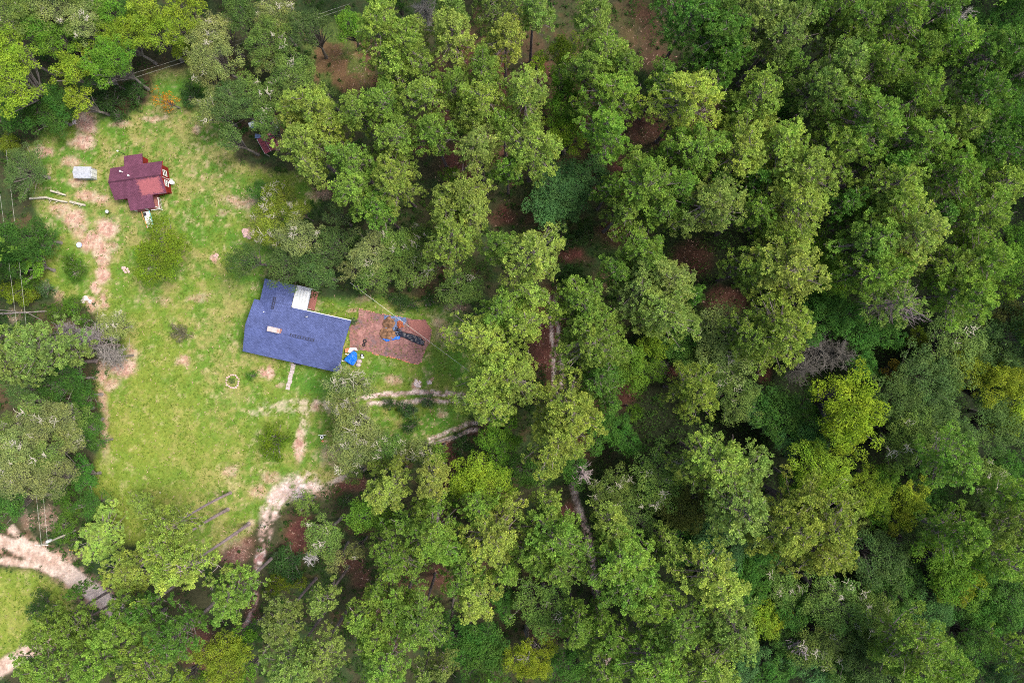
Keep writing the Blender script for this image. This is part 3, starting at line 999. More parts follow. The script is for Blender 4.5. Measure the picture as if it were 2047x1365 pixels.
# survey of every crown: u, v of its middle and its radius, in photograph pixels
SURVEY = {
    'bd': ("187,197,20 213,203,30 230,227,18 270,180,28 383,190,27 1101,492,20 1124,475,23 1161,475,20 719,578,15 799,598,22 825,605,18 859,598,18 1124,545,20 1147,552,25 "
           "1167,565,20 1061,762,20 779,808,15 805,815,20 825,848,20 929,885,23 1067,788,18 692,997,18 552,1127,25 569,1097,18 579,1117,32 67,1230,18 83,1210,25 103,1220,17 "
           "589,1150,20"),
    'bg': ("360,667,21"),
    'bl': ("550,876,36 13,277,20 20,293,25 7,575,20 30,585,30 60,595,20 1836,677,19 542,1187,17 565,1167,23 602,1167,18"),
    'bm': ("140,518,15 150,538,27 63,565,23 113,628,23 143,612,23 173,638,17 507,748,14 100,977,18 123,990,23 147,1017,25 130,1050,28 "
           "150,1077,17"),
    'bt': ("90,572,20 705,642,9 828,824,16 849,802,17"),
    'fd': ("260,40,30 799,7,17 1936,43,23 2018,23,39 167,93,27 197,147,28 2023,83,27 43,227,40 100,230,47 117,197,30 1576,233,27 2026,233,27 522,380,20 735,410,23 "
           "20,535,30 28,482,48 87,478,32 1623,602,27 1666,631,40 1723,655,27 128,760,46 1349,687,42 1723,732,23 1763,668,23 173,792,30 175,843,33 193,885,17 1216,856,35 "
           "1254,885,25 1569,825,39 26,1011,36 168,955,32 180,1012,28 1050,943,33 1145,934,30 1859,1019,35 1998,940,32 1387,1092,33 1517,1097,27 1943,1117,23 899,1230,20 "
           "1009,1197,23 1490,1151,36 1494,1196,29 1586,1220,27 1716,1260,22 1790,1166,36 1919,1207,25 1971,1215,35 2008,1190,42 519,1263,20 934,1286,41 969,1312,44 "
           "1145,1324,33 1546,1340,27 1569,1280,23 1690,1335,33 1941,1277,38"),
    'fl': ("293,23,37 362,35,43 23,100,37 30,157,57 147,147,35 247,77,42 310,75,37 367,100,25 1074,140,22 1121,110,27 160,197,27 1136,276,33 549,387,37 325,508,50 "
           "538,470,42 543,427,38 595,423,30 1311,685,26 941,946,36 976,967,43 1636,936,37 1729,984,31 1521,1243,22 1524,1210,17 373,1350,23 451,1321,46 480,1293,25"),
    'fm': ("220,33,35 695,54,30 759,7,20 83,67,30 127,87,37 221,127,43 1127,173,32 1124,221,35 1234,297,18 905,353,22 37,515,23 73,535,27 1648,530,44 2023,532,32 2033,475,27 "
           "2009,582,20 1256,727,39 996,865,36 1267,818,13 879,902,20 892,990,23 1596,960,27 1753,1020,23 1769,960,25 729,1035,37 775,1033,25 1892,1120,44 1929,1177,17 "
           "417,1353,23 493,1270,25 500,1333,23"),
    'fo': ("2009,642,27 1986,722,23 1359,1014,37 1713,1043,18"),
    'ft': ("1087,410,35 1117,387,47 1141,410,30 1166,353,40 1509,819,28 1595,869,35 1438,1063,43 1796,1243,23 1854,1219,39 1969,1143,27 1487,1337,25 1504,1303,20 1579,1327,20 "
           "1626,1343,25 1989,1350,23"),
    'fy': ("1926,738,27 2013,762,34 2019,832,25 1813,987,27 1789,1033,22 1546,1233,20 1913,1157,31 1053,1313,36"),
    'od': ("480,30,37 617,61,38 2025,159,40 471,208,43 473,277,28 652,187,20 1970,288,36 2012,274,41 57,341,46 2029,350,27 494,522,42 568,540,49 662,498,49 675,430,28 "
           "879,522,20 641,554,44 50,770,36 1844,747,40 1889,755,27 2007,685,44 1794,799,37 1969,782,27 1984,849,40"),
    'ol': ("110,23,42 173,47,35 555,43,43 417,150,30 430,113,47 437,63,40 532,123,30 430,217,35 605,485,38 743,510,43 230,652,35 699,542,23 1443,687,48 40,885,38 83,848,43 "
           "123,825,30 143,875,30 711,877,46 1471,793,33 38,946,47 107,949,43 692,920,28 672,1113,23 712,1103,20 1642,1281,37"),
    'om': ("20,43,47 63,20,40 187,13,37 493,173,28 545,85,45 594,154,46 535,253,30 539,197,37 1347,207,23 795,492,38 825,538,41 845,475,30 759,551,35 927,571,44 1391,655,25 "
           "1412,735,42 1484,662,27 1915,686,47 20,852,30 67,815,27 150,842,33 777,885,34 1808,865,41 1836,815,37 1869,848,37 1890,887,48 10,923,32 97,909,39 612,1007,25 "
           "715,947,20 1227,985,36 1270,1016,39 1312,952,43 1963,953,28 654,1065,37 1749,1121,46 1833,1043,27 1948,1038,36 1091,1214,47 1556,1167,28 1663,1196,44 1739,1213,32 "
           "1709,1290,25 1738,1332,38 1753,1270,23"),
    'pd': ("1379,34,49 1437,30,37 1619,20,27 1871,28,37 1324,160,28 1435,124,43 1441,77,43 1579,133,25 1981,100,48 1776,187,25 1955,197,43 1434,353,25 1497,360,27 "
           "1693,410,30 1789,323,27 1863,423,27 1377,592,20 1198,753,36 1221,798,20 160,1177,13 277,1220,27 353,1265,46"),
    'pg': ("832,57,28 902,17,33 985,17,35 1067,20,37 1185,27,43 1511,38,46 1567,65,48 1681,145,46 955,295,46 1646,190,41 1903,246,44 1427,407,47 1961,526,45 1276,578,43 "
           "1301,552,43 1323,623,50 1337,563,45 1932,581,47 13,675,27 32,729,43 74,691,51 133,708,30 1473,1016,54 1501,930,30 1900,921,39 558,1245,38 642,1208,30 1464,1255,43 "
           "580,1324,48 637,1314,43 845,1343,23 889,1330,25 1837,1342,39 2029,1300,17"),
    'pl': ("752,56,49 792,129,45 811,99,49 903,73,47 1009,77,37 589,240,37 612,287,47 622,213,50 652,253,37 849,190,42 942,233,40 962,197,43 1049,190,47 1064,296,53 "
           "1378,194,52 1517,267,30 1560,292,41 619,337,27 791,359,49 922,393,47 1482,306,49 1589,412,49 1602,347,49 1782,371,43 1789,406,44 1998,368,38 889,423,43 "
           "907,477,53 945,423,40 1064,511,53 1569,485,37 1573,540,53 1816,525,27 1832,466,47 1050,655,37 1064,588,30 1111,618,18 964,675,45 984,747,47 1024,754,45 "
           "971,800,41 277,1007,25 752,933,18 774,978,41 792,930,17 862,958,39 1384,940,27 1431,928,45 203,1075,48 990,1072,48 1222,1054,35 259,1146,49 948,1186,46 "
           "1425,1153,46 1417,1340,47"),
    'pm': ("1679,17,35 1723,43,37 1792,29,49 907,170,35 973,145,40 1177,143,37 1204,110,43 1244,140,37 1676,72,23 1755,132,42 1833,103,38 1903,91,37 714,222,39 759,208,45 "
           "787,277,44 868,266,40 1009,247,28 1210,254,44 1224,188,48 1351,280,25 1467,230,23 1509,198,47 1671,286,43 1738,238,49 1830,192,41 1838,280,44 702,317,42 "
           "707,382,42 756,415,36 1015,337,25 1224,373,25 1264,337,28 1295,372,51 1324,310,22 1324,413,37 1364,377,30 1399,302,45 1903,346,43 1006,492,35 1241,423,30 "
           "1285,506,43 1507,430,30 1513,539,40 1749,430,30 1751,483,50 1898,533,42 1955,429,47 1002,620,40 1159,603,43 1182,640,45 1236,543,31 1750,548,43 1184,685,52 "
           "1509,674,38 839,1007,20 957,1012,31 1093,1008,27 2023,990,25 789,1116,48 815,1040,25 866,1067,48 888,1097,42 1076,1109,40 1110,1075,50 1115,1127,43 1238,1115,48 "
           "1334,1100,25 1911,1072,35 2015,1124,30 2022,1046,33 100,1254,39 148,1255,35 234,1253,47 462,1189,44 714,1235,31 759,1183,25 799,1217,46 838,1245,48 924,1145,41 "
           "1005,1143,25 1154,1251,29 1201,1220,15 1263,1157,50 1299,1205,42 1351,1256,43 100,1324,51 197,1320,46 293,1324,48 749,1277,43 767,1333,49 1201,1344,36 "
           "1216,1274,34 1306,1324,49 1824,1285,42 1896,1325,31"),
    'po': ("1565,659,49 1115,876,50 1135,832,53 1164,808,23 1386,788,37 1613,1020,33 1586,1059,48 1634,1096,45 1647,1046,49"),
    'xb': ("1953,37,18"),
    'xg': ("849,20,32 130,662,27 180,675,35 213,712,32 1317,735,21 1606,738,28 1643,702,35 1676,708,27"),
    'xw': ("1926,27,17 1693,350,22"),
}
SPECIAL = {
    ('xg', 849, 20): 'leafless grey tree among pines at the top edge of the photo',
    ('pg', 1427, 407): 'silvery pale green tree standing out among greener pines',
    ('ft', 1117, 387): 'large blue green rounded tree in the middle of the pine forest',
    ('xw', 1693, 350): 'pale dead snag with pinkish crooked limbs in a dark gap of the forest',
    ('xw', 1926, 27): 'thin white dead tree beside a brown bush near the top corner',
    ('xb', 1953, 37): 'leafless reddish brown bush beside the thin white dead tree',
    ('bt', 90, 572): 'blue green bush in the weeds left of the lawn',
    ('fl', 325, 508): 'rounded yellow green tree standing alone on the lawn below the red house',
    ('ol', 230, 652): 'grey twiggy tree leaning over the edge of the lawn left of the blue house',
    ('bg', 360, 667): 'small sparse grey green bush alone on the lawn left of the blue house',
    ('bt', 705, 642): 'small dark bush against the far corner of the blue roofed house',
    ('bl', 550, 876): 'round yellow green bush standing on the lawn below the front walk',
    ('bm', 507, 748): 'small dark green bush beside a pink bare patch in front of the blue house',
    ('bl', 1836, 677): 'small palm like yellow green bush in a dark forest gap',
    ('ol', 672, 1113): 'pale mossy tree with white dead limbs beside the driveway',
}
LANDMARKS = [
    ('the red house', 280, 365), ('the white shed', 167, 344), ('the orange sapling', 338, 200), ('the lone lawn tree', 326, 511),
    ('the blue roof', 600, 660), ('the white patio roof', 602, 594), ('the brick patio', 790, 675), ('the blue tarp', 706, 716), ('the power pole', 115, 1077),
    ('the sand road', 130, 1140), ('the three bare trunks', 430, 1040), ('the driveway', 545, 1010), ('the ring planter', 645, 873),
    ('the curved wheel ruts', 850, 795), ('the straight wheel ruts', 1110, 690), ('the maroon shed roof', 535, 292), ('the grey leafless tree', 849, 22),
    ('the pinkish snag', 1692, 350), ('the grey leafless thicket', 1640, 702), ('the twiggy forked pine', 1787, 608), ('the orange tipped sapling', 1786, 738),
    ('the white antler snag', 1168, 948), ('the white dead limbs', 620, 1112), ('the blue green rounded tree', 1117, 387), ('the silvery tree', 1427, 407),
    ('the palm like bush', 1836, 677), ('the brown leafless bush', 1953, 37), ('the fallen white log', 120, 402), ('the stone flower ring', 465, 762),
    ('the top left corner', 0, 0), ('the top right corner', 2047, 0), ('the bottom left corner', 0, 1365), ('the bottom right corner', 2047, 1365),
    ('the grassy forest gap', 1200, 490), ('the red forest glade', 680, 110), ('the brown clearing above', 1300, 80),
    ('the photo centre', 1023, 682), ('the middle bottom edge', 1023, 1365), ('the middle right edge', 2047, 682), ('the middle left edge', 0, 682),
]
ORD = ['first', 'second', 'third', 'fourth', 'fifth', 'sixth', 'seventh', 'eighth', 'ninth', 'tenth']
OCT = ['rightwards', 'up and rightwards', 'upwards', 'up and leftwards', 'leftwards', 'down and leftwards', 'downwards', 'down and rightwards']
NOUN = {'p': 'pine', 'o': 'mossy tree', 'f': 'leafy tree', 'b': 'bush', 'x': 'bare tree'}
NAME = {'p': 'pine_tree', 'o': 'mossy_tree', 'f': 'broadleaf_tree', 'b': 'bush', 'x': 'bare_tree'}
CAT = {'p': 'pine tree', 'o': 'tree', 'f': 'tree', 'b': 'bush', 'x': 'dead tree'}
GROUP = {'p': 'pines of the forest', 'o': 'grey mossy trees', 'f': 'broadleaf trees', 'b': 'bushes', 'x': 'leafless trees'}

CROWNS = []
for kt, txt in SURVEY.items():
    for w in txt.split():
        u, v, rr = (int(q) for q in w.split(','))
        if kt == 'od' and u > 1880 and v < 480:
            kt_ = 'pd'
        elif u > 1600 and kt == 'om' and (u + v) % 3:  # from here right-hand crowns get darker tones: shade put into leaf colour
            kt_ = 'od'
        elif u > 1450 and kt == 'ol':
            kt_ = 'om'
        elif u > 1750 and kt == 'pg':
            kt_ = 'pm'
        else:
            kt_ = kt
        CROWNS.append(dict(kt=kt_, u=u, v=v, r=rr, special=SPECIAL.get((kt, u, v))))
        CROWNS[-1]['r'] *= {'p': 1.2, 'o': 1.22, 'f': 1.26, 'b': 1.1, 'x': 1.25}[kt[0]] * (1 + .16 * min(1, max(0, (u - 1150) / 400))) * (1 + (.12 if v > 640 and u > 950 else 0)) * (.94 if u < 960 else 1)
# three pines whose bare trunks show on the lawn: surveyed by the foot of the trunk
for (bu, bv, hh, rr, lab) in [(460, 985, 21, 2.9, 'pine with the upper one of three bare trunks rising from the lawn'),
                              (455, 1018, 22.5, 3.2, 'pine with the middle one of three bare trunks rising from the lawn'),
                              (497, 1047, 23.5, 3.5, 'pine with the lowest and longest of three bare trunks on the lawn')]:
    k = H / (H - .82 * hh)
    CROWNS.append(dict(kt='pl', u=1023.5 + (bu - 1023.5) * k, v=682.5 + (bv - 682.5) * k, r=rr * SC * k, special=lab, h=hh, base=(bu, bv), bole=True))
# one tall pine with pinkish forked limbs showing through its crown
for c in CROWNS:
    if c['special'] and 'alone on the lawn below' in c['special']:
        c['r'], c['v'] = 64, 514
    if c['kt'] == 'fl' and 500 < c['u'] < 620 and 330 < c['v'] < 490:
        c['kt'], c['wispy'], c['r'], c['noun'] = 'ol', True, c['r'] * .75, 'mossy tree'
        c['col'] = (.21, .285, .045)
    if 490 < c['u'] < 690 and 490 < c['v'] < 575 and c['kt'][0] == 'o':
        c['r'] *= .82
        c['v'] -= 6
CROWNS.append(dict(kt='pg', u=1790, v=610, r=62, special='twiggy pine with pinkish grey forked limbs showing through its crown', bare=True))
CROWNS.append(dict(kt='fl', u=1695, v=815, r=80, special='large bright yellow green leafy tree with pale twigs below the grey thicket', tall=True, col=(.19, .285, .024)))
CROWNS.append(dict(kt='fy', u=1690, v=880, r=42, special=None, tall=True))
for (u_, v_, r_, lab_) in [(702, 762, 46, 'pale mossy tree overhanging the front corner of the blue roof'), (688, 815, 34, None),
                           (712, 850, 44, 'pale mossy tree at the near end of the curved wheel ruts'), (745, 880, 34, None), (838, 902, 36, None), (800, 900, 26, None)]:
    CROWNS.append(dict(kt='ol', u=u_, v=v_, r=r_, special=lab_, wispy=True))
CROWNS.append(dict(kt='fl', u=336, v=200, r=26, special='small orange leaved sapling on the grass above the red house', sapling=True))
CROWNS.append(dict(kt='fm', u=1786, v=738, r=26, special='small orange tipped sapling in the dark gap below the twiggy pine', orange=True))
CROWNS.append(dict(kt='xw', u=1168, v=948, r=26, special='white antler like dead snag among dark trees'))
CROWNS.append(dict(kt='xw', u=620, v=1112, r=24, special='bleached white dead limbs beside the driveway'))
CROWNS.append(dict(kt='xw', u=1055, v=1310, r=30, special='half dead tree of bleached twigs near the bottom edge'))
CROWNS.append(dict(kt='xw', u=1600, v=1300, r=22, special='bleached bare twigs near the bottom edge of the dark forest'))

# labels that single each tree out: its look, then its turn outwards from something one can find
def octant(du, dv):
    return int(round(math.atan2(-dv, du) / (math.pi / 4))) % 8


for i, c in enumerate(CROWNS):
    c['noun'] = NOUN[c['kt'][0]]
    c['id'] = i
rank = {}
for li, (nm, lu, lv) in enumerate(LANDMARKS):
    for kd in NOUN.values():
        seen = {}
        for c in sorted((c for c in CROWNS if c['noun'] == kd), key=lambda c: math.hypot(c['u'] - lu, c['v'] - lv)):
            o = octant(c['u'] - lu, c['v'] - lv)
            n = seen.get(o, 0)
            seen[o] = n + 1
            rank[(li, c['id'])] = (n, math.hypot(c['u'] - lu, c['v'] - lv), o)
for c in CROWNS:
    best = None
    for li, (nm, lu, lv) in enumerate(LANDMARKS):
        n, d, o = rank[(li, c['id'])]
        s = d * (1 + .35 * n) + 60 * n + (60 if ('corner' in nm or 'edge' in nm or 'centre' in nm) else 0)
        if n < len(ORD) and (best is None or s < best[0]):
            best = (s, n, o, nm)
    tone = TWORD[c['kt']]
    if c['special']:
        c['label'] = c['special']
    else:
        where = f"{ORD[best[1]]} {c['noun']} going {OCT[best[2]]} from {best[3]}"
        c['label'] = f"{tone} one, {where}" if c['noun'] != 'bare tree' else f"{tone} one, {where}"


def jit(col, r, a=.14):
    k = 1 + r.uniform(-a, a)
    return tuple(min(1, ch * k * (1 + r.uniform(-a, a) * .5)) for ch in col) + (1,)


VAR = {}


def variants():
    s = 100
    VAR['pS'] = [(2.0, 18, pine_meshes(s + i, 2.0, 18, 28, 24)) for i in range(5)]
    VAR['pM'] = [(2.9, 21, pine_meshes(s + 20 + i, 2.9, 21, 48, 24)) for i in range(6)]
    VAR['pL'] = [(3.9, 23, pine_meshes(s + 40 + i, 3.9, 23, 78, 22)) for i in range(4)]
    VAR['pT'] = [(3.6, 23, pine_meshes(s + 60, 3.6, 23, 64, 18, bare=.4))]
    VAR['pB'] = [(3.2, 22, pine_meshes(s + 65 + i, 3.2, 22, 46, 22, low=.75)) for i in range(3)]
    VAR['oS'] = [(1.7, 8, broad_meshes(s + 70 + i, 1.7, 8, 28, 330, (.08, .16), spread=.24, moss=.06)) for i in range(3)]
    VAR['oM'] = [(2.6, 11, broad_meshes(s + 80 + i, 2.6, 11, 48, 320, (.08, .16), spread=.22, moss=.09)) for i in range(5)]
    VAR['oL'] = [(3.4, 12, broad_meshes(s + 90 + i, 3.4, 12, 70, 290, (.09, .17), moss=.08, spread=.185)) for i in range(3)]
    VAR['fS'] = [(1.6, 8, broad_meshes(s + 110 + i, 1.6, 8, 28, 340, (.09, .17), flat=.8, spread=.24)) for i in range(4)]
    VAR['fM'] = [(2.4, 11, broad_meshes(s + 120 + i, 2.4, 11, 46, 330, (.09, .18), flat=.85, spread=.22)) for i in range(5)]
    VAR['fL'] = [(3.6, 13, broad_meshes(s + 130 + i, 3.6, 13, 80, 300, (.10, .19), flat=.8, spread=.18)) for i in range(3)]
    VAR['oW'] = [(2.9, 9, broad_meshes(s + 95 + i, 2.9, 9, 46, 150, (.10, .2), moss=.2, spread=.25, flat=.75)) for i in range(2)]
    VAR['bS'] = [(1.3, 2.4, broad_meshes(s + 140 + i, 1.3, 2.4, 22, 260, (.09, .17), flat=1.0, low=.12)) for i in range(4)]
    VAR['bM'] = [(2.0, 3.6, broad_meshes(s + 150 + i, 2.0, 3.6, 36, 260, (.10, .18), flat=1.0, low=.12, spread=.23)) for i in range(4)]
    VAR['sap'] = [(1.7, 5, broad_meshes(s + 180, 1.7, 5, 15, 75, (.12, .22), low=.3, spread=.3))]
    VAR['xS'] = [(1.6, 11, bare_mesh(s + 160 + i, 1.9, 11, 26, 1.25, 7, .6)) for i in range(3)]
    VAR['xM'] = [(2.4, 9, bare_mesh(s + 170 + i, 2.8, 9, 44, 1.0, 14, .4)) for i in range(3)]


variants()
for lst in VAR.values():
    for (_, _, ms) in lst:
        pass
for k, lst in VAR.items():
    for (_, _, ms) in lst:
        ms[0].materials.append(M['bark_bole'] if k == 'pB' else M['bark'] if k[0] == 'p' else (M['bark_grey'] if k[0] != 'x' else M['twigs']))
        ms[1].materials.append(M['needles'] if k[0] == 'p' else (M['leaves'] if k[0] != 'x' else M['twigs']))
        if len(ms) > 2 and ms[2]:
            ms[2].materials.append(M['bark_pale'])


def on_lawn(u, v, poly):
    return float(poly_sd(np.array([u]), np.array([v]), poly)[0]) + 12


def plant(c):
    r = random.Random(1000 + c['id'])
    f = c['kt'][0]
    # first guess of the height from the crown's breadth
    rm = c['r'] / (SC * 1.2)
    if f == 'p':
        h = c.get('h') or min(25, max(15.5, 15.5 + 1.9 * rm)) + r.uniform(-1.2, 1.2)
        zc = .82 * h
        key = 'pS' if rm < 2.35 else ('pM' if rm < 3.3 else 'pL')
        if c.get('bare'):
            key = 'pT'
        if c.get('bole'):
            key = 'pB'
    elif f == 'o':
        h = 8 + 1.2 * rm + r.uniform(-1, 1)
        zc = .78 * h
        key = 'oS' if rm < 2.1 else ('oM' if rm < 3.0 else 'oL')
        if c.get('wispy'):
            key = 'oW'
    elif f == 'f':
        h = 7.5 + 1.7 * rm + r.uniform(-1, 1)
        if c['kt'] in ('fd', 'ft'):
            h *= .82
        zc = .76 * h
        key = 'fS' if rm < 2.0 else ('fM' if rm < 3.0 else 'fL')
        if c.get('tall'):
            h, zc = h + 4, zc + 4
        if c.get('sapling'):
            h, zc, key = 5, 3.6, 'sap'
        if c.get('orange'):
            h = 7
            zc = 5.4
        if c['special'] and 'alone on the lawn' in c['special']:
            h, zc, key = 7.5, 4.6, 'fL'
    elif f == 'b':
        rm = c['r'] / (SC * 1.02)
        h = 1.25 * rm + .5
        zc = .6 * h
        key = 'bS' if rm < 1.6 else 'bM'
    else:
        h = 9 + r.uniform(-1, 1)
        if c['kt'] == 'xw':
            h = 12
        if c['kt'] == 'xb':
            h = 6
        if c['special'] and 'driveway' in c['special']:
            h = 10
        zc = .85 * h
        key = 'xS' if c['kt'] == 'xw' else 'xM'
    # a tree whose foot would stand out on the open lawn is lower than it looks
    while f in 'pof' and not c.get('base') and not c.get('sapling') and h > 5.5:
        q = P(c['u'], c['v'], zc)
        pu, pv = q.x * SC + 1023.5, -q.y * SC + 682.5
        if math.hypot(pu - c['u'], pv - c['v']) < c['r'] * .85 or (on_lawn(pu, pv, LAWN) < 8 and on_lawn(pu, pv, LAWN2) < 8):
            break
        h, zc = h * .9, zc * .9
    rm = c['r'] / SC * (H - zc) / H
    if c.get('base'):
        p = P(*c['base'])
    else:
        q = P(c['u'], c['v'], zc)
        p = Vector((q.x, q.y, -.08))
    R0, h0, ms = VAR[key][r.randrange(len(VAR[key]))]
    o = empty(NAME[f], (p.x, p.y, -.08), r.uniform(0, 6.283))
    o.scale = (rm / R0 * r.uniform(.95, 1.08), rm / R0 * r.uniform(.95, 1.08), h / h0)
    tag(o, c['label'], CAT[f], GROUP[f])
    
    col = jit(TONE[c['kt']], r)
    if c['special'] and 'alone on the lawn below' in c['special']:
        col = (.125, .200, .018, 1)
    if c['kt'] == 'bl' and c['special'] and 'front walk' in c['special']:
        col = (.090, .165, .014, 1)
    if c['kt'] == 'xg' and c['u'] > 1000:
        col = (.15, .14, .125, 1)
    if c.get('col'):
        col = (*c['col'], 1)
    if c.get('sapling'):
        col = (.36, .165, .022, 1)
    if c.get('orange'):
        col = (.20, .17, .03, 1)
    t = link('trunk', ms[0], o)
    if f == 'x':
        t.color = col
        w = link('twigs', ms[1], o)
        w['kind'] = 'stuff'
        w.color = col
    else:
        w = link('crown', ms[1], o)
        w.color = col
        if len(ms) > 2 and ms[2] and c['kt'] in ('ol', 'om'):
            link('pale_twigs', ms[2], o)['kind'] = 'stuff'
    c['base_xy'] = (p.x, p.y)
    return o


for c in CROWNS:
    plant(c)


def scatter_mask(n, weight):
    """random spots on the surveyed sheet, more where weight is high"""
    U0 = GR[0]
    w = weight.ravel() / weight.sum()
    pick = rng.choice(w.size, n, p=w)
    i, j = np.unravel_index(pick, U0.shape)
    return (-81.5 + (i + rng.random(n) - .5) * STEP, -56 + (j + rng.random(n) - .5) * STEP)


def undergrowth():
    U0, V0, deep, lawn, straw, bd, road, drive, rut, lush_shade = GR
    w = (1 - lawn) * (1 - np.clip(road + drive + rut * 1.5, 0, 1)) * (1 - .93 * np.clip(straw * 1.4, 0, 1)) * np.clip(fbm(U0, V0, 50, 77) * 2.6 - .45, 0.06, 1)
    w = w + deep * .3 * (1 - .9 * np.clip(straw * 1.4, 0, 1))
    n = 14000
    x, y = scatter_mask(n, w)
    k = 16
    R = rng.uniform(.25, .75, n) * np.where(x > 18, 1.7, 1.0)
    C = np.stack([x, y, R * .3], 1)
    d = rng.normal(size=(n, k, 3))
    d[..., 2] = np.abs(d[..., 2])
    d = unit(d)
    Cc = (C[:, None] + d * R[:, None, None] * rng.uniform(.5, 1.1, (n, k, 1))).reshape(-1, 3)
    N = (d + np.array([0, 0, .6]) + rng.normal(size=(n, k, 3)) * .4).reshape(-1, 3)
    V, F = leaf_quads(Cc, N, rng.uniform(.14, .34, n * k), rng)
    o = link('undergrowth', mesh_k('undergrowth', V, F, np.repeat(np.repeat(rng.random(n), k) * .6 + .4 * rng.random(n * k), 4)), None, M['leaves'])
    o.color = (.040, .092, .020, 1)
    tag(o, 'low dark green undergrowth covering the forest floor', None, None, 'stuff')
    # grass and weed tufts on the lawn
    w = (lawn + .06) * (1 - np.clip(road + drive + bd * .8 + rut, 0, 1)) * np.clip(fbm(U0, V0, 20, 88) * 3 - 1.0, .03, 1)
    n = 12000
    x, y = scatter_mask(n, w)
    k = 4
    C = (np.stack([x, y, np.full(n, .02)], 1)[:, None] + rng.normal(size=(n, k, 3)) * np.array([.10, .10, .02])).reshape(-1, 3)
    V, F = leaf_quads(C, rng.normal(size=(n * k, 3)) * .28 + np.array([0, 0, 1]), rng.uniform(.08, .2, n * k), rng)
    o = link('grass', mesh_k('grass', V, F, np.repeat(np.repeat(rng.random(n), k), 4)), None, M['blades'])
    o.color = (.120, .185, .026, 1)
    tag(o, 'tufts of grass and weeds on the lawn', None, None, 'stuff')
    # fallen twigs and straw clods
    w = np.clip(bd * .9 + rut * .8 + straw * .25 + .05 * lawn + drive * .3, 0, 1)
    n = 6000
    x, y = scatter_mask(n, w)
    a = rng.uniform(0, 6.28, n)
    L = rng.uniform(.1, .5, n)
    d = np.stack([np.cos(a), np.sin(a), rng.uniform(0, .25, n)], 1)
    p = np.stack([-np.sin(a), np.cos(a), np.zeros(n)], 1)
    c0 = np.stack([x, y, np.full(n, .0)], 1)
    hw = rng.uniform(.02, .05, n)[:, None]
    V = np.stack([c0 - d * L[:, None] * .5 - p * hw, c0 - d * L[:, None] * .5 + p * hw, c0 + d * L[:, None] * .5], 1).reshape(-1, 3)
    V[:, 2] = np.maximum(V[:, 2], .0)
    o = link('fallen_twigs', mesh_k('fallen_twigs', V, np.arange(len(V)).reshape(-1, 3), np.repeat(rng.random(n), 3)), None, M['twigs'])
    o.color = (.40, .26, .21, 1)
    tag(o, 'pinkish fallen twigs and straw scattered over bare earth', None, None, 'stuff')


undergrowth()


def outer_woods():
    """the wood goes on past the surveyed ground, as one mass"""
    g = np.random.default_rng(77)
    src = []
    for (R0, h0, ms) in VAR['pM'][:4]:
        me = ms[1]
        co = np.empty(len(me.vertices) * 3, np.float32)
        me.vertices.foreach_get('co', co)
        t = co.reshape(-1, 3, 3)
        t = t[g.random(len(t)) < .3]
        m = t.mean(1, keepdims=True)
        src.append(m + (t - m) * 1.7)
    out, tint = [], []
    for k in range(400):
        if len(out) >= 105:
            break
        x, y = g.uniform(-95, 95), g.uniform(-70, 70)
        z = 17.0
        u, v = x / SC * SC * H / (H - z) * SC + 1023.5, -y * H / (H - z) * SC + 682.5
        d = max(abs(u - 1023.5) - 1023.5, abs(v - 682.5) - 682.5)
        if d < 75 or d > 330 or (u < 0 and 1000 < v < 1400):
            continue
        s = g.uniform(.9, 1.25)
        a = g.uniform(0, 6.28)
        t = src[g.integers(len(src))]
        c_, s_ = math.cos(a), math.sin(a)
        q = np.stack([(t[..., 0] * c_ - t[..., 1] * s_) * s * 1.2 + x, (t[..., 0] * s_ + t[..., 1] * c_) * s * 1.2 + y, t[..., 2] * g.uniform(.85, 1.0)], -1)
        out.append(q.reshape(-1, 3))
        tint.append(np.full(len(q) * 3, g.random()) * .5 + .5 * np.repeat(g.random(len(q)), 3))
    V = np.concatenate(out)
    o = link('outer_woods', mesh_k('outer_woods', V, np.arange(len(V)).reshape(-1, 3), np.concatenate(tint)), None, M['needles'])
    o.color = (.12, .22, .034, 1)
    tag(o, 'dense pine woods carrying on past the surveyed ground', None, None, 'stuff')


outer_woods()

# ---------------------------------------------------------------- buildings
def frame_at(name, u, v, z, ang):
    """an Empty on the ground under survey pixel (u, v) seen at height z, turned by ang degrees"""
    p = P(u, v, z)
    return empty(name, (p.x, p.y, 0), math.radians(ang))


def gable_x(mb, x0, x1, y0, y1, ze, zr, t, ov=0.0):
    """two slopes of a roof with its ridge along x (UVs in metres)"""
    ym = (y0 + y1) / 2
    sl = math.hypot(ym - y0, zr - ze)
    mb.slab([(x0, y0, ze), (x1, y0, ze), (x1, ym, zr), (x0, ym, zr)], t, [(x0, 0), (x1, 0), (x1, sl), (x0, sl)])
    mb.slab([(x1, y1, ze), (x0, y1, ze), (x0, ym, zr), (x1, ym, zr)], t, [(x1, 0), (x0, 0), (x0, sl), (x1, sl)])


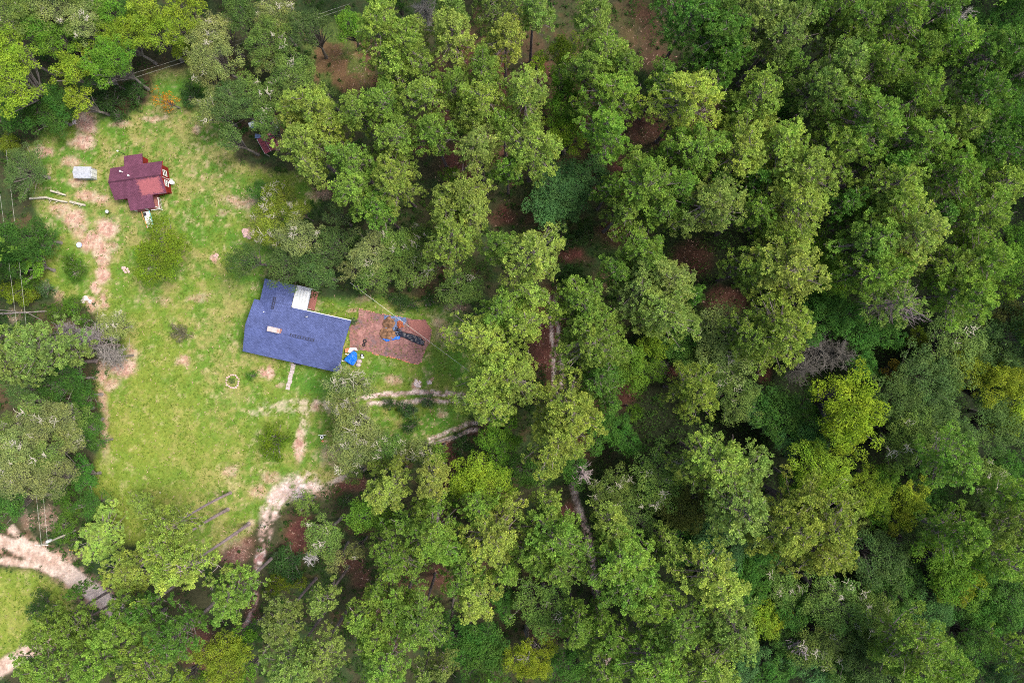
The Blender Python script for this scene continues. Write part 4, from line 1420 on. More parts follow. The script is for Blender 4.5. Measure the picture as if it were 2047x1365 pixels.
def window(parent, c, w, h, axis, m=None):
    """a framed window set on a wall: axis 'x' faces along x, 'y' along y; c is its centre on the wall face"""
    b = MB()
    f = .07
    d = .05

    def bar(a0, a1, z0, z1, t=d):
        if axis == 'x':
            b.box(c[0], c[0] + t * c[3], c[1] + a0, c[1] + a1, c[2] + z0, c[2] + z1) if c[3] > 0 else b.box(c[0] - t, c[0], c[1] + a0, c[1] + a1, c[2] + z0, c[2] + z1)
        else:
            b.box(c[0] + a0, c[0] + a1, c[1], c[1] + t, c[2] + z0, c[2] + z1) if c[3] > 0 else b.box(c[0] + a0, c[0] + a1, c[1] - t, c[1], c[2] + z0, c[2] + z1)
    bar(-w / 2 - f, -w / 2, -h / 2 - f, h / 2 + f)
    bar(w / 2, w / 2 + f, -h / 2 - f, h / 2 + f)
    bar(-w / 2, w / 2, h / 2, h / 2 + f)
    bar(-w / 2, w / 2, -h / 2 - f, -h / 2)
    bar(-w / 2, w / 2, -.03, .03)
    win = b.build('window', M['white_paint'], parent)
    g = MB()
    e = .012
    if axis == 'x':
        g.box(min(c[0], c[0] + e * c[3]), max(c[0], c[0] + e * c[3]), c[1] - w / 2, c[1] + w / 2, c[2] - h / 2, c[2] + h / 2)
    else:
        g.box(c[0] - w / 2, c[0] + w / 2, min(c[1], c[1] + e * c[3]), max(c[1], c[1] + e * c[3]), c[2] - h / 2, c[2] + h / 2)
    g.build('pane', M['glass'], win)
    return win


# ---- the blue roofed house: local x along the front eave, y towards its back wing
BE = 2.75
hb = frame_at('blue_roofed_house', 485, 702, BE, -12.6)
tag(hb, 'single storey house with a large slate blue shingle roof in an L shape', 'house')
LX, LY, RZ = 14.35, 7.75, BE + 1.35
WX0, WX1, WY = .85, 5.45, 10.95
WXM = (WX0 + WX1) / 2
WRZ = BE + .85
b = MB()
gable_x(b, 0, LX, 0, LY, BE, RZ, .12)
slw = math.hypot(WXM - WX0, WRZ - BE)
YI = LY - (WRZ - BE) / (RZ - BE) * LY / 2 - .2
b.slab([(WX0, WY, BE), (WX0, LY - .4, BE), (WXM, YI, WRZ), (WXM, WY, WRZ)], .12, [(WY, 0), (LY, 0), (LY - 1, slw), (WY, slw)])
b.slab([(WX1, LY - .4, BE), (WX1, WY, BE), (WXM, WY, WRZ), (WXM, YI, WRZ)], .12, [(LY, 0), (WY, 0), (WY, slw), (LY - 1, slw)])
roof = b.build('roof', M['roof_blue'], hb)
for (x0, x1, y0, y1, zz, ax) in [(6.6, 10.2, LY / 2 - .19, LY / 2 + .19, RZ + .01, 'x'), (WXM - .17, WXM + .17, 6.9, 8.7, WRZ + .01, 'y')]:
    b = MB()
    if ax == 'x':
        b.box(x0, x1, y0, y0 + .045, zz, zz + .08)
        b.box(x0, x1, y1 - .045, y1, zz, zz + .08)
        for k in range(10):
            xx = x0 + (x1 - x0) * k / 9.5
            b.box(xx, xx + .05, y0 + .045, y1 - .045, zz, zz + .075)
    else:
        b.box(x0, x0 + .06, y0, y1, zz, zz + .08)
        b.box(x1 - .06, x1, y0, y1, zz, zz + .08)
        for k in range(6):
            yy = y0 + (y1 - y0) * k / 5.6
            b.box(x0 + .06, x1 - .06, yy, yy + .06, zz, zz + .075)
    b.build('ridge_vent', M['dark_metal'], roof)
b = MB()
b.tube([(8.0, 6.9, BE + .2), (8.0, 6.9, BE + .75), (8.18, 6.9, BE + .85), (8.3, 6.98, BE + .72)], .045, 6)
b.build('vent_pipe', M['white_paint'], roof)
b = MB()
b.box(1.9, 2.0, 6.2, 6.3, BE + .4, BE + .75)
b.build('vent_pipe', M['white_paint'], roof)
b = MB()
b.box(3.55, 5.25, LY / 2 - .05, LY / 2 + .55, RZ - .5, RZ + .85)
ch = b.build('chimney', M['brick'], roof)
b = MB()
b.box(3.5, 5.30, LY / 2 - .1, LY / 2 + .6, RZ + .85, RZ + .93)
b.build('chimney_cap', M['concrete'], ch)
b = MB()
b.box(5.05, 5.2, LY / 2 + .05, LY / 2 + .45, RZ + .93, RZ + 1.12)
b.build('flue', M['brick'], ch)
w_ = .45
b = MB()
b.prism([(w_, w_), (LX - .92, w_), (LX - .92, LY - w_), (WX1 - .35, LY - w_), (WX1 - .35, WY - .35), (WX0 + .35, WY - .35), (WX0 + .35, LY - w_), (w_, LY - w_)], -.1, BE - .05)
b.poly([(LX - .92, w_, BE - .05), (LX - .92, LY - w_, BE - .05), (LX - .92, LY / 2, RZ - .2)])
b.poly([(w_, w_, BE - .05), (w_, LY - w_, BE - .05), (w_, LY / 2, RZ - .2)])
b.build('wall', M['cream_wall'], hb)
for xx in (2.3, 5.2, 10.2, 12.6):
    window(hb, (xx, w_, 1.55, -1), 1.1, 1.1, 'y')
window(hb, (LX - .92, 5.3, 1.55, 1), 1.0, 1.0, 'x')
window(hb, (w_, 4.0, 1.55, -1), 1.0, 1.0, 'x')
b = MB()
b.box(6.95, 7.85, w_ - .06, w_, .1, 2.1)
dr = b.build('door', M['red_paint'], hb)
b = MB()
b.box(7.7, 7.76, w_ - .12, w_ - .06, 1.0, 1.1)
b.build('handle', M['dark_metal'], dr)
b = MB()
b.tube([(5.6, LY + .02, BE - .05), (LX, LY + .02, BE - .05)], .06, 6)
b.build('gutter', M['white_paint'], hb)
b = MB()
b.box(-.32, .42, 5.35, 5.6, 1.0, 1.7)
b.box(-.2, .4, 5.1, 5.3, .8, 1.9)
b.build('electric_meter', M['bluewhite'], hb)
b = MB()
b.box(6.9, 7.9, -.45, .4, -.05, .16)
b.build('step', M['dark_metal'], hb)

# ---- white patio roof against the back of the house
pr = frame_at('patio_roof', 582.5, 613.5, 2.6, -12.9)
tag(pr, 'white ribbed metal patio roof tucked into the inner corner of the blue roof', 'patio cover')
pw, pl = 2.18, 3.28
for k in range(5):
    b = MB()
    x0 = pw / 5 * k
    b.slab([(x0, .02, 2.58), (x0 + pw / 5 - .015, .02, 2.58), (x0 + pw / 5 - .015, pl - .55, 2.50), (x0, pl - .55, 2.50)], .03)
    b.box(x0 + pw / 5 - .06, x0 + pw / 5 - .015, .02, pl - .55, 2.54, 2.60)
    b.build('roof_sheet', M['white_metal'], pr)
b = MB()
b.slab([(-.02, pl - .56, 2.46), (pw + .02, pl - .56, 2.46), (pw + .05, pl, 2.3), (-.02, pl, 2.3)], .03)
b.build('end_sheet', M['grey_metal'], pr)
b = MB()
b.box(pw, pw + .1, .0, pl - .5, 2.42, 2.62)
b.build('gutter', M['grey_metal'], pr)
for (x, y) in [(.1, pl - .1), (pw - .05, pl - .1), (pw - .05, .3)]:
    b = MB()
    b.box(x - .04, x + .04, y - .04, y + .04, -.05, 2.28)
    b.build('post', M['white_paint'], pr)
dk = frame_at('wooden_deck', 614, 619, .4, -12.9)
tag(dk, 'small red brown board deck beside the white patio roof', 'deck')
for k in range(8):
    b = MB()
    b.box(.05 + k * .125, .05 + k * .125 + .115, .1, 2.9, .28, .32)
    b.build('board', M['deck'], dk)
b = MB()
b.box(.05, 1.05, .15, .25, -.1, .278)
b.box(.05, 1.05, 2.7, 2.8, -.1, .278)
b.build('joist', M['deck'], dk)
pk = frame_at('plank', 628, 584, .1, -4)
tag(pk, 'pale plank lying on the grass past the wooden deck', 'plank')
b = MB()
b.box(0, .95, 0, .14, -.05, .06)
b.build('board', M['stone_pale'], pk)

# ---- front walk of pavers
fw = frame_at('front_walk', 575, 779, 0, -12.6)
tag(fw, 'narrow pale paver walk from the front step of the blue roofed house', None, None, 'structure')
r = random.Random(4)
for k in range(8):
    b = MB()
    o_ = r.uniform(-.05, .05)
    b.box(-.30 + o_, .32 + o_ + r.uniform(-.03, .03), .02 + k * .5, .02 + k * .5 + .475, -.1, .035 + r.uniform(-.008, .012))
    b.build('paver', M['concrete'], fw)

# ---- the red house
RE, RR = 2.35, 3.5
hr = frame_at('red_house', 229.5, 400.5, RE, 8.0)
tag(hr, 'small dark red house with a maroon shingle roof and white framed windows', 'house')
A, D = 7.62, 4.70
b = MB()
gable_x(b, 0, A, 0, D, RE, RR, .10)
# back wing carries the north slope on; porch carries the south slope on
b.slab([(2.05, D - .02, RE + .012), (2.05, D + 1.55, RE - .28), (4.75, D + 1.55, RE - .28), (4.75, D - .02, RE + .012)], .10, [(2, 0), (2, 1.6), (4.75, 1.6), (4.75, 0)])
b.slab([(1.85, .02, RE + .012), (5.5, .02, RE + .012), (5.5, -1.75, RE - .32), (1.85, -1.75, RE - .32)], .10, [(1.9, 0), (5.5, 0), (5.5, 1.8), (1.9, 1.8)])
mo = b.mesh('roof')
# roof material works in the roof's own metres, origin at the house corner
rf = link('roof', mo, hr, M['roof_red'])
b = MB()
b.slab([(-.02, D / 2 - .1, RR + .03), (A + .02, D / 2 - .1, RR + .03), (A + .02, D / 2 + .1, RR + .03), (-.02, D / 2 + .1, RR + .03)], .06)
b.build('ridge_cap', M['roof_red'], rf)
for (x, y) in [(1.9, 3.75), (2.95, 2.95)]:
    b = MB()
    b.lathe((x, y, RE + .3), [(.09, 0), (.09, .75), (.13, .76), (.13, .86), (.02, .9)], 10)
    b.build('vent_pipe', M['white_paint'], rf)
o_ = .42
b = MB()
b.prism([(o_, o_), (A - .32, o_), (A - .32, D - o_), (4.5, D - o_), (4.5, D + 1.3), (2.3, D + 1.3), (2.3, D - o_), (o_, D - o_)], -.1, RE - .32)
b.build('wall', M['red_paint'], hr)
b = MB()
n_ = 12
for k in range(n_):                                     # boards of the gable end
    y0 = o_ + (D - 2 * o_) * k / n_
    y1 = o_ + (D - 2 * o_) * (k + 1) / n_ - .02
    ztop = RE - .14 + (RR - RE) * (1 - abs((y0 + y1) / 2 - D / 2) / (D / 2)) - .06
    b.box(A - .318, A - .30 + .012 * (k % 2), y0, y1, .1, ztop)
b.build('gable_siding', M['red_paint'], hr)
window(hr, (A - .28, 3.15, 1.45, 1), .75, 1.0, 'x')
window(hr, (A - .28, 1.65, 1.35, 1), .75, 1.0, 'x')
window(hr, (6.3, o_, 1.4, -1), .8, .9, 'y')
b = MB()
b.tube([(A - .2, 2.35, 2.5), (A - .2, 2.32, 1.1), (A + .5, 2.25, .8)], .035, 5)
b.build('drain_pipe', M['white_paint'], hr)
b = MB()
for y in (0.02, D - .02):
    pass
b.tube([(A + .02, 0, RE - .05), (A + .02, D / 2, RR - .05), (A + .02, D, RE - .05)], .05, 4)
b.build('barge_board', M['red_paint'], hr)
b = MB()
b.box(2.0, 5.4, -1.6, o_ - .01, -.05, .3)
b.build('porch_floor', M['deck'], hr)
for (x, y) in [(2.05, -1.55), (5.35, -1.55), (3.7, -1.55)]:
    b = MB()
    b.box(x - .05, x + .05, y - .05, y + .05, .3, RE - .42)
    b.build('post', M['white_paint'], hr)
b = MB()
b.box(5.62, 5.68, -1.8, -.1, 1.0, 1.07)
b.box(4.4, 5.62, -1.86, -1.8, 1.0, 1.07)
for k in range(9):
    b.box(5.63, 5.67, -1.75 + k * .2, -1.71 + k * .2, .05, 1.0)
b.box(5.62, 5.70, -1.86, -1.78, -.05, 1.15)
b.build('railing', M['white_paint'], hr)
# ramp in front of the porch
rp = frame_at('porch_ramp', 284.5, 421, .3, 8)
tag(rp, 'white boarded ramp with teal edge leading off the red house porch', 'ramp')
rp.rotation_euler = (0, 0, math.radians(12))
for k in range(9):
    b = MB()
    t0, t1 = k / 9, (k + 1) / 9
    b.slab([(.12, -.3 - 2.35 * t0, .36 - .30 * t0), (1.0, -.3 - 2.35 * t0, .36 - .30 * t0), (1.0, -.3 - 2.35 * t1 + .02, .36 - .30 * t1), (.12, -.3 - 2.35 * t1 + .02, .36 - .30 * t1)], .04)
    b.build('board', M['white_paint'], rp)
b = MB()
b.tube([(1.05, -.2, .42), (1.05, -2.55, .12)], .06, 5)
b.build('side_rail', M['teal_paint'], rp)
b = MB()
b.tube([(.06, -1.6, .26), (.06, -2.6, .12)], .05, 5)
b.tube([(.04, -.2, .75), (.04, -1.5, .6)], .035, 5)
b.build('side_rail', M['orange_board'], rp)
b = MB()
b.box(.2, .5, -.9, -.45, .37, .6)
b.build('box', M['dark_metal'], rp)

# small things round the red house
p = P(345.8, 366)
b = MB()
b.lathe((0, 0, 0), [(.28, 0), (.30, .1), (.31, .75), (.28, .82), (.1, .86)], 14)
b.ring((0, 0, .55), .31, .02, 14, 5)
o = b.build('water_tank', M['white_paint'], None, True)
o.location = (p.x, p.y, -.05)
tag(o, 'small white drum standing off the gable end of the red house', 'drum')
p = P(219.5, 425)
kt_ = empty('kettle_grill', (p.x, p.y, -.05))
tag(kt_, 'round white lidded grill on the grass below the red house', 'grill')
MB().lathe((0, 0, .55), [(.1, 0), (.24, .1), (.28, .25), (.28, .27)], 14).build('bowl', M['dark_metal'], kt_, True)
MB().lathe((0, 0, .82), [(.28, 0), (.24, .13), (.1, .2), (.03, .21)], 14).build('lid', M['white_metal'], kt_, True)
for a in (0, 2.1, 4.2):
    MB().tube([(.12 * math.cos(a), .12 * math.sin(a), .58), (.3 * math.cos(a), .3 * math.sin(a), 0)], .02, 5).build('leg', M['dark_metal'], kt_)
p0 = P(249.5, 309)
pp = empty('yard_pole', (p0.x, p0.y, -.05))
tag(pp, 'short dark pole with a white top behind the red house', 'pole')
MB().tube([(0, 0, 0), (0, 0, 2.0)], .045, 6).build('post', M['dark_metal'], pp)
MB().lathe((0, 0, 2.0), [(.1, 0), (.13, .05), (.1, .16), (.009, .2)], 10).build('lamp', M['white_paint'], pp)

# ---- white metal shed
ws_ = frame_at('metal_shed', 146.5, 355, 1.65, -1)
tag(ws_, 'small white ribbed metal shed standing on the lawn left of the red house', 'shed')
sw, sd, sh = 2.55, 1.6, 1.5
b = MB()
b.box(.05, sw - .05, .05, sd - .05, -.05, sh)
b.build('wall', M['grey_metal'], ws_)
rfb = MB()
rfb.slab([(-.02, -.05, sh), (sw, -.05, sh), (sw, sd / 2, sh + .35), (-.02, sd / 2, sh + .35)], .03)
rfb.slab([(sw, sd + .05, sh), (-.02, sd + .05, sh), (-.02, sd / 2, sh + .35), (sw, sd / 2, sh + .35)], .03)
srf = rfb.build('roof', M['grey_metal'], ws_)
b = MB()
for k in range(7):
    x = .15 + k * .37
    b.slab([(x, -.05, sh + .03), (x + .05, -.05, sh + .03), (x + .05, sd / 2, sh + .385), (x, sd / 2, sh + .385)], .03)
    b.slab([(x + .05, sd + .05, sh + .03), (x, sd + .05, sh + .03), (x, sd / 2, sh + .385), (x + .05, sd / 2, sh + .385)], .03)
b.build('roof_rib', M['grey_metal'], srf)
b = MB()
b.prism([(sw - .045, .06), (sw - .02, .06), (sw - .02, sd - .06), (sw - .045, sd - .06)], sh, sh + .12)
b.poly([(sw - .03, .05, sh), (sw - .03, sd - .05, sh), (sw - .03, sd / 2, sh + .32)])
b.build('gable', M['grey_metal'], ws_)
b = MB()
b.box(sw - .05, sw + .0, .3, .78, .05, 1.4)
sdr = b.build('door', M['white_metal'], ws_)
MB().box(sw + .0, sw + .05, .72, .76, .65, .8).build('handle', M['dark_metal'], sdr)
b = MB()
b.box(sw - .05, sw + .0, .82, 1.3, .05, 1.4)
b.build('door', M['white_metal'], ws_)

# ---- maroon corrugated lean-to at the forest edge, junk beside it
ls = frame_at('rusty_shed', 513, 279, 2.3, -62)
tag(ls, 'maroon corrugated lean to roof half hidden under the trees above the lawn', 'shed')
for k in range(5):
    b = MB()
    y0 = k * .48
    for q in range(4):
        ya, yb = y0 + q * .12, y0 + q * .12 + .06
        b.slab([(0, ya, 2.3), (2.35, ya, 2.0), (2.35, yb, 2.0), (0, yb, 2.3)], .02)
        b.slab([(0, yb, 2.3), (2.35, yb, 2.0), (2.35, yb + .058, 2.035), (0, yb + .058, 2.335)], .02)
    b.build('roof_sheet', M['rust_sheet'], ls)
for k in (0, 2, 4):
    b = MB()
    b.box(0, 2.4, k * .48 + .02, k * .48 + .05, 2.30, 2.33)
    o = b.build('trim_strip', M['white_metal'], ls)
    o.rotation_euler = (0, math.radians(7.3), 0)
    o.location = (-.28, 0, .035)
for (x, y) in [(.1, .1), (.1, 2.3), (2.2, .1), (2.2, 2.3)]:
    MB().box(x - .06, x + .06, y - .06, y + .06, -.1, 2.27 if x < 1 else 1.97).build('post', M['wood_pole'], ls)
for (u, v, s, m_, lab) in [(503, 249, .75, 'bluewhite', 'blue white plastic bin among trees above the maroon shed roof'),
                           (515, 273, .7, 'tarp_faded', 'blue grey bin against the upper end of the maroon shed roof'),
                           (524, 243, .6, 'stone_pale', 'pale flat box lying among trees above the maroon shed roof'),
                           (551, 253, .45, 'white_paint', 'small white bucket under the trees beside the maroon shed roof')]:
    q = empty('plastic_bin' if 'bin' in lab else ('box' if 'box' in lab else 'bucket'), P(u, v, .7) - Vector((0, 0, .75)), u)
    tag(q, lab, 'bin' if 'bin' in lab else ('box' if 'box' in lab else 'bucket'))
    if 'bucket' in lab:
        MB().lathe((0, 0, 0), [(.2, 0), (.25, .5), (.22, .5), (.18, .08)], 12).build('body', M[m_], q)
        MB().ring((0, 0, .5), .24, .02, 14, 5).build('rim', M['grey_metal'], q)
    else:
        MB().box(-s / 2, s / 2, -s * .4, s * .4, 0, s).build('body', M[m_], q)
        MB().box(-s / 2 - .04, s / 2 + .04, -s * .4 - .04, s * .4 + .04, s, s + .08).build('lid', M['white_paint'] if m_ == 'bluewhite' else M[m_], q)

# ---- brick patio beside the house
PATIO = [(700, 700), (698, 655), (714, 640), (717, 617), (768, 628), (806, 634), (822, 637), (850, 639), (863, 659), (857, 690), (850, 697), (842, 725), (834, 729), (790, 716), (747, 708), (742, 702)]
bp_ = empty('brick_patio', P(780, 670))
tag(bp_, 'worn red brick paved patio beside the blue roofed house', None, None, 'structure')
loc = [P(u, v) - P(780, 670) for u, v in PATIO]
b = MB()
ragged = []
rr_ = random.Random(14)
for a_, c_ in zip(loc, loc[1:] + loc[:1]):
    nn = max(2, int((c_ - a_).length / .35))
    for k in range(nn):
        q = a_.lerp(c_, k / nn)
        ragged.append((q.x + rr_.uniform(-.13, .13), q.y + rr_.uniform(-.13, .13)))
b.prism(ragged[::-1], -.1, .02)
b.build('paving', M['brick_slab'], bp_)
r = random.Random(8)


def brick_row(pts, name, m, parent, step=.25, w=.11, hgt=.09):
    me = MB().box(-.105, .105, -w / 2, w / 2, 0, hgt).mesh(name)
    me.materials.append(M[m])
    for a, c in zip(pts[:-1], pts[1:]):
        d = c - a
        n = int(d.length / step)
        for k in range(n):
            if r.random() < .4:
                continue
            o = link(name, me, parent)
            p = a + d * ((k + .5) / n)
            o.location = (p.x + r.uniform(-.03, .03), p.y + r.uniform(-.03, .03), .01)
            o.rotation_euler = (0, 0, math.atan2(d.y, d.x) + r.uniform(-.25, .25))


brick_row([loc[i] for i in (15, 14, 13, 12)], 'edging_brick', 'orange_board', bp_)
brick_row([loc[i] for i in (12, 11, 10, 9, 8)], 'edging_brick', 'brick', bp_, .3)
brick_row([loc[i] for i in (3, 4, 5)], 'edging_brick', 'brick', bp_, .33)


def crumple(name, outline, z, amp, m, nx=34, seed=1, parent=None, sm=False):
    """a wrinkled sheet filling a survey outline, with thickness"""
    us = [p_[0] for p_ in outline]
    vs_ = [p_[1] for p_ in outline]
    u0, u1, v0, v1 = min(us), max(us), min(vs_), max(vs_)
    st = (u1 - u0) / nx
    gu, gv = np.arange(u0 - st, u1 + st * 1.5, st), np.arange(v0 - st, v1 + st * 1.5, st)
    UU, VV = np.meshgrid(gu, gv, indexing='ij')
    sd_ = poly_sd(UU + st * .8 * (fbm(UU, VV, 5, seed + 5, 2) - .5), VV, outline)
    z_ = z + amp * (1 - 2 * np.abs(fbm(UU, VV, 7, seed, 3) - .5) * 3) * np.clip(sd_ / 3 + .3, 0, 1)
    z_ = np.maximum(z_, .035)
    ok = sd_ > -.3 * st
    k = 1 / SC
    C_ = P((u0 + u1) / 2, (v0 + v1) / 2)
    X_, Y_ = (UU - 1023.5) * k - C_.x, -(VV - 682.5) * k - C_.y
    idx = np.arange(UU.size).reshape(UU.shape)
    qd = np.stack([idx[:-1, :-1], idx[:-1, 1:], idx[1:, 1:], idx[1:, :-1]], -1)
    okq = ok[:-1, :-1] & ok[1:, :-1] & ok[1:, 1:] & ok[:-1, 1:]
    q = qd[okq]
    used, inv = np.unique(q, return_inverse=True)
    Vv = np.stack([X_, Y_, z_], -1).reshape(-1, 3)[used]
    me = mesh_k(name, Vv, inv.reshape(-1, 4)[:, ::-1], smooth=sm)
    o = link(name, me, parent, M[m])
    o.location = (C_.x, C_.y, 0)
    so = o.modifiers.new('thickness', 'SOLIDIFY')
    so.thickness = .012
    return o


o = crumple('faded_tarp', [(768, 629), (780, 631), (812, 634), (813, 643), (800, 660), (790, 678), (772, 672), (768, 655)], .06, .05, 'tarp_faded', seed=3)
tag(o, 'faded grey blue tarp spread under leaf heaps on the brick patio', 'tarp')
o = crumple('blue_tarp_edge', [(763, 675), (766, 674), (772, 678), (782, 674), (800, 671), (800, 678), (785, 680), (773, 683), (766, 679)], .12, .10, 'tarp_blue', seed=4)
tag(o, 'bright blue strip of tarp along the lower edge of the leaf heap', 'tarp')
o = crumple('black_plastic_sheet', [(790, 654), (797, 655), (806, 663), (826, 668), (842, 675), (850, 682), (849, 692), (836, 688), (822, 682), (805, 674), (795, 673), (789, 664)], .16, .16, 'black_plastic', nx=46, seed=6)
tag(o, 'crumpled black plastic sheet trailing across the brick patio', 'plastic sheet')


def heap(name, u, v, ru, rv, hh, m, seed, label, cat):
    n = 26
    a = np.linspace(-1.15, 1.15, n)
    AX, AY = np.meshgrid(a, a, indexing='ij')
    rr = np.hypot(AX, AY) + .9 * (fbm(AX * 10 + 50, AY * 10 + 50, 6, seed, 4, .65) - .5)
    rr = np.maximum(rr, .0)
    z = hh * np.clip(1 - rr ** 1.6, -.05, 1) * (.7 + .6 * fbm(AX * 10, AY * 10, 2, seed + 9, 3)) + .02
    ok = rr < 1.08
    V = np.stack([AX * ru / SC, -AY * rv / SC, z], -1).reshape(-1, 3)
    idx = np.arange(n * n).reshape(n, n)
    qd = np.stack([idx[:-1, :-1], idx[:-1, 1:], idx[1:, 1:], idx[1:, :-1]], -1)
    q = qd[ok[:-1, :-1] & ok[1:, :-1] & ok[1:, 1:] & ok[:-1, 1:]]
    used, inv = np.unique(q, return_inverse=True)
    o = link(name, mesh_k(name, V[used], inv.reshape(-1, 4)), None, M[m])
    c = P(u, v)
    o.location = (c.x, c.y, .05)
    return tag(o, label, cat)


heap('leaf_heap', 779, 645, 13, 12, .75, 'dead_leaves', 3, 'brown leaf heap on the upper part of the faded tarp', 'leaf heap')
heap('leaf_heap', 776, 667, 15, 13, .6, 'dead_leaves', 4, 'dull brown leaf heap over the blue strip of tarp', 'leaf heap')
heap('rusty_lump', 800, 649, 7, 8, .5, 'rust', 6, 'small rust red heap beside the larger brown leaf heap', 'rusty heap')
o = crumple('straw_mat', [(814, 640), (850, 640), (862, 657), (856, 682), (838, 672), (818, 660)], .05, .04, 'deck', nx=30, seed=12)
tag(o, 'red brown straw matting over the far corner of the brick patio', 'straw mat')
for (u, v, R, lab) in [(729.6, 682, .30, 'upper and larger of two black tyres on the brick patio'), (727.6, 689.4, .25, 'lower and smaller of two black tyres on the brick patio')]:
    c = P(u, v)
    t_ = empty('tyre', (c.x, c.y, .10))
    tag(t_, lab, 'tyre', 'tyres on the patio')
    MB().ring((0, 0, 0), R - .08, .085, 24, 10, .9).build('tread', M['rubber'], t_, True)
    MB().ring((0, 0, .03), R - .15, .02, 24, 6).build('bead', M['rubber'], t_, True)

# pile under the blue tarp at the house corner
o = crumple('blue_tarp', [(692, 715), (702, 706), (709, 700), (716, 705), (716, 720), (709, 731), (700, 727), (690, 720)], .75, .22, 'tarp_blue', nx=26, seed=21)
tag(o, 'bright blue tarp over the pile at the corner of the blue roofed house', 'tarp')
o = crumple('white_sheet', [(696, 704), (700, 695), (714, 695), (717, 702), (709, 699), (702, 706)], .55, .12, 'white_paint', nx=20, seed=22)
tag(o, 'crumpled white sheet sticking out above the blue tarp', 'sheet')
bx = empty('orange_board', P(693, 700, .5) - Vector((0, 0, .5)), .2)
tag(bx, 'orange board leaning between the white sheet and the house wall', 'board')
MB().slab([(-.28, -.3, .62), (.28, -.3, .55), (.28, .3, .2), (-.28, .3, .25)], .05).build('panel', M['orange_board'], bx)
bx = empty('timber_pile', P(704, 715) - Vector((0, 0, .03)), -.3)
tag(bx, 'stacked boards and crates hidden beneath the blue tarp', 'timber pile')
r = random.Random(6)
for k in range(7):
    x, y, a_ = r.uniform(-.7, .4), r.uniform(-.8, .6), r.uniform(-.2, .2)
    o = MB().box(-.45, .45, -.06, .06, 0, .09).build('board', M['white_paint'] if k < 3 else M['deck'], bx)
    o.location = (x - (.45 if k < 3 else 0), y, .05 + .09 * k)
    o.rotation_euler = (0, 0, a_)
for (u, v, s, sd_, lab) in [(718, 722, .45, 1, 'larger pale sack beside the blue tarp'), (716, 729, .4, 2, 'lower pale sack against the edge of the blue tarp'), (724.5, 714, .25, 4, 'small white sack on the ground right of the blue tarp')]:
    c = P(u, v)
    o = MB().lump((0, 0, 0), s, s * .8, s * .8, sd_, .18, 12, 6).build('sack', M['white_paint' if sd_ == 4 else 'concrete'], None, True)
    o.location = (c.x, c.y, -.04)
    tag(o, lab, 'sack', 'sacks by the tarp')
c = P(724, 710)
t_ = empty('tyre', (c.x, c.y, .1))
tag(t_, 'small grey rimmed wheel lying by the sacks near the blue tarp', 'wheel')
MB().ring((0, 0, 0), .2, .07, 20, 8).build('tread', M['rubber'], t_, True)
MB().lathe((0, 0, -.02), [(.05, 0), (.15, .02), (.15, .06), (.04, .07)], 14).build('rim', M['grey_metal'], t_)
o = MB().tube([(0, 0, .15), (.25, .05, .55), (.3, .1, .9)], .03, 5)
# planters, flower ring, stones, logs
c = P(645, 873)
pt = empty('ring_planter', (c.x, c.y, -.05))
tag(pt, 'white ring planter with a crossbar on the grass near the driveway', 'planter')
MB().ring((0, 0, .55), .2, .06, 20, 8).build('ring', M['white_paint'], pt, True)
MB().lathe((0, 0, 0), [(.22, 0), (.24, .5), (.12, .5), (.1, .2)], 14).build('pot', M['dark_metal'], pt)
MB().box(-.42, .72, .3, .36, .8, .86).build('crossbar', M['white_paint'], pt)
MB().box(-.03, .03, .3, .36, 0, .8).build('post', M['white_paint'], pt)
MB().lump((0, -.62, 0), .18, .16, .2, 3).build('brick', M['orange_board'], pt)
c = P(465, 762)
fr_ = empty('flower_ring', (c.x, c.y, -.03))
tag(fr_, 'ring of pinkish stones round a small green plant on the lawn', 'flower bed')
r = random.Random(3)
for k in range(17):
    a = k / 17 * 6.283
    R = .92 + r.uniform(-.1, .1)
    o = MB().lump((0, 0, 0), r.uniform(.13, .22), r.uniform(.1, .17), r.uniform(.1, .18), k, .25, 8, 4).build('stone', M['stone_pink'], fr_)
    o.location = (R * math.cos(a), R * math.sin(a), 0)
pm_ = VAR['bS'][1][2]
o = link('plant', pm_[1], fr_)
o.scale = (.42, .42, .3)
o.color = (.07, .13, .05, 1)
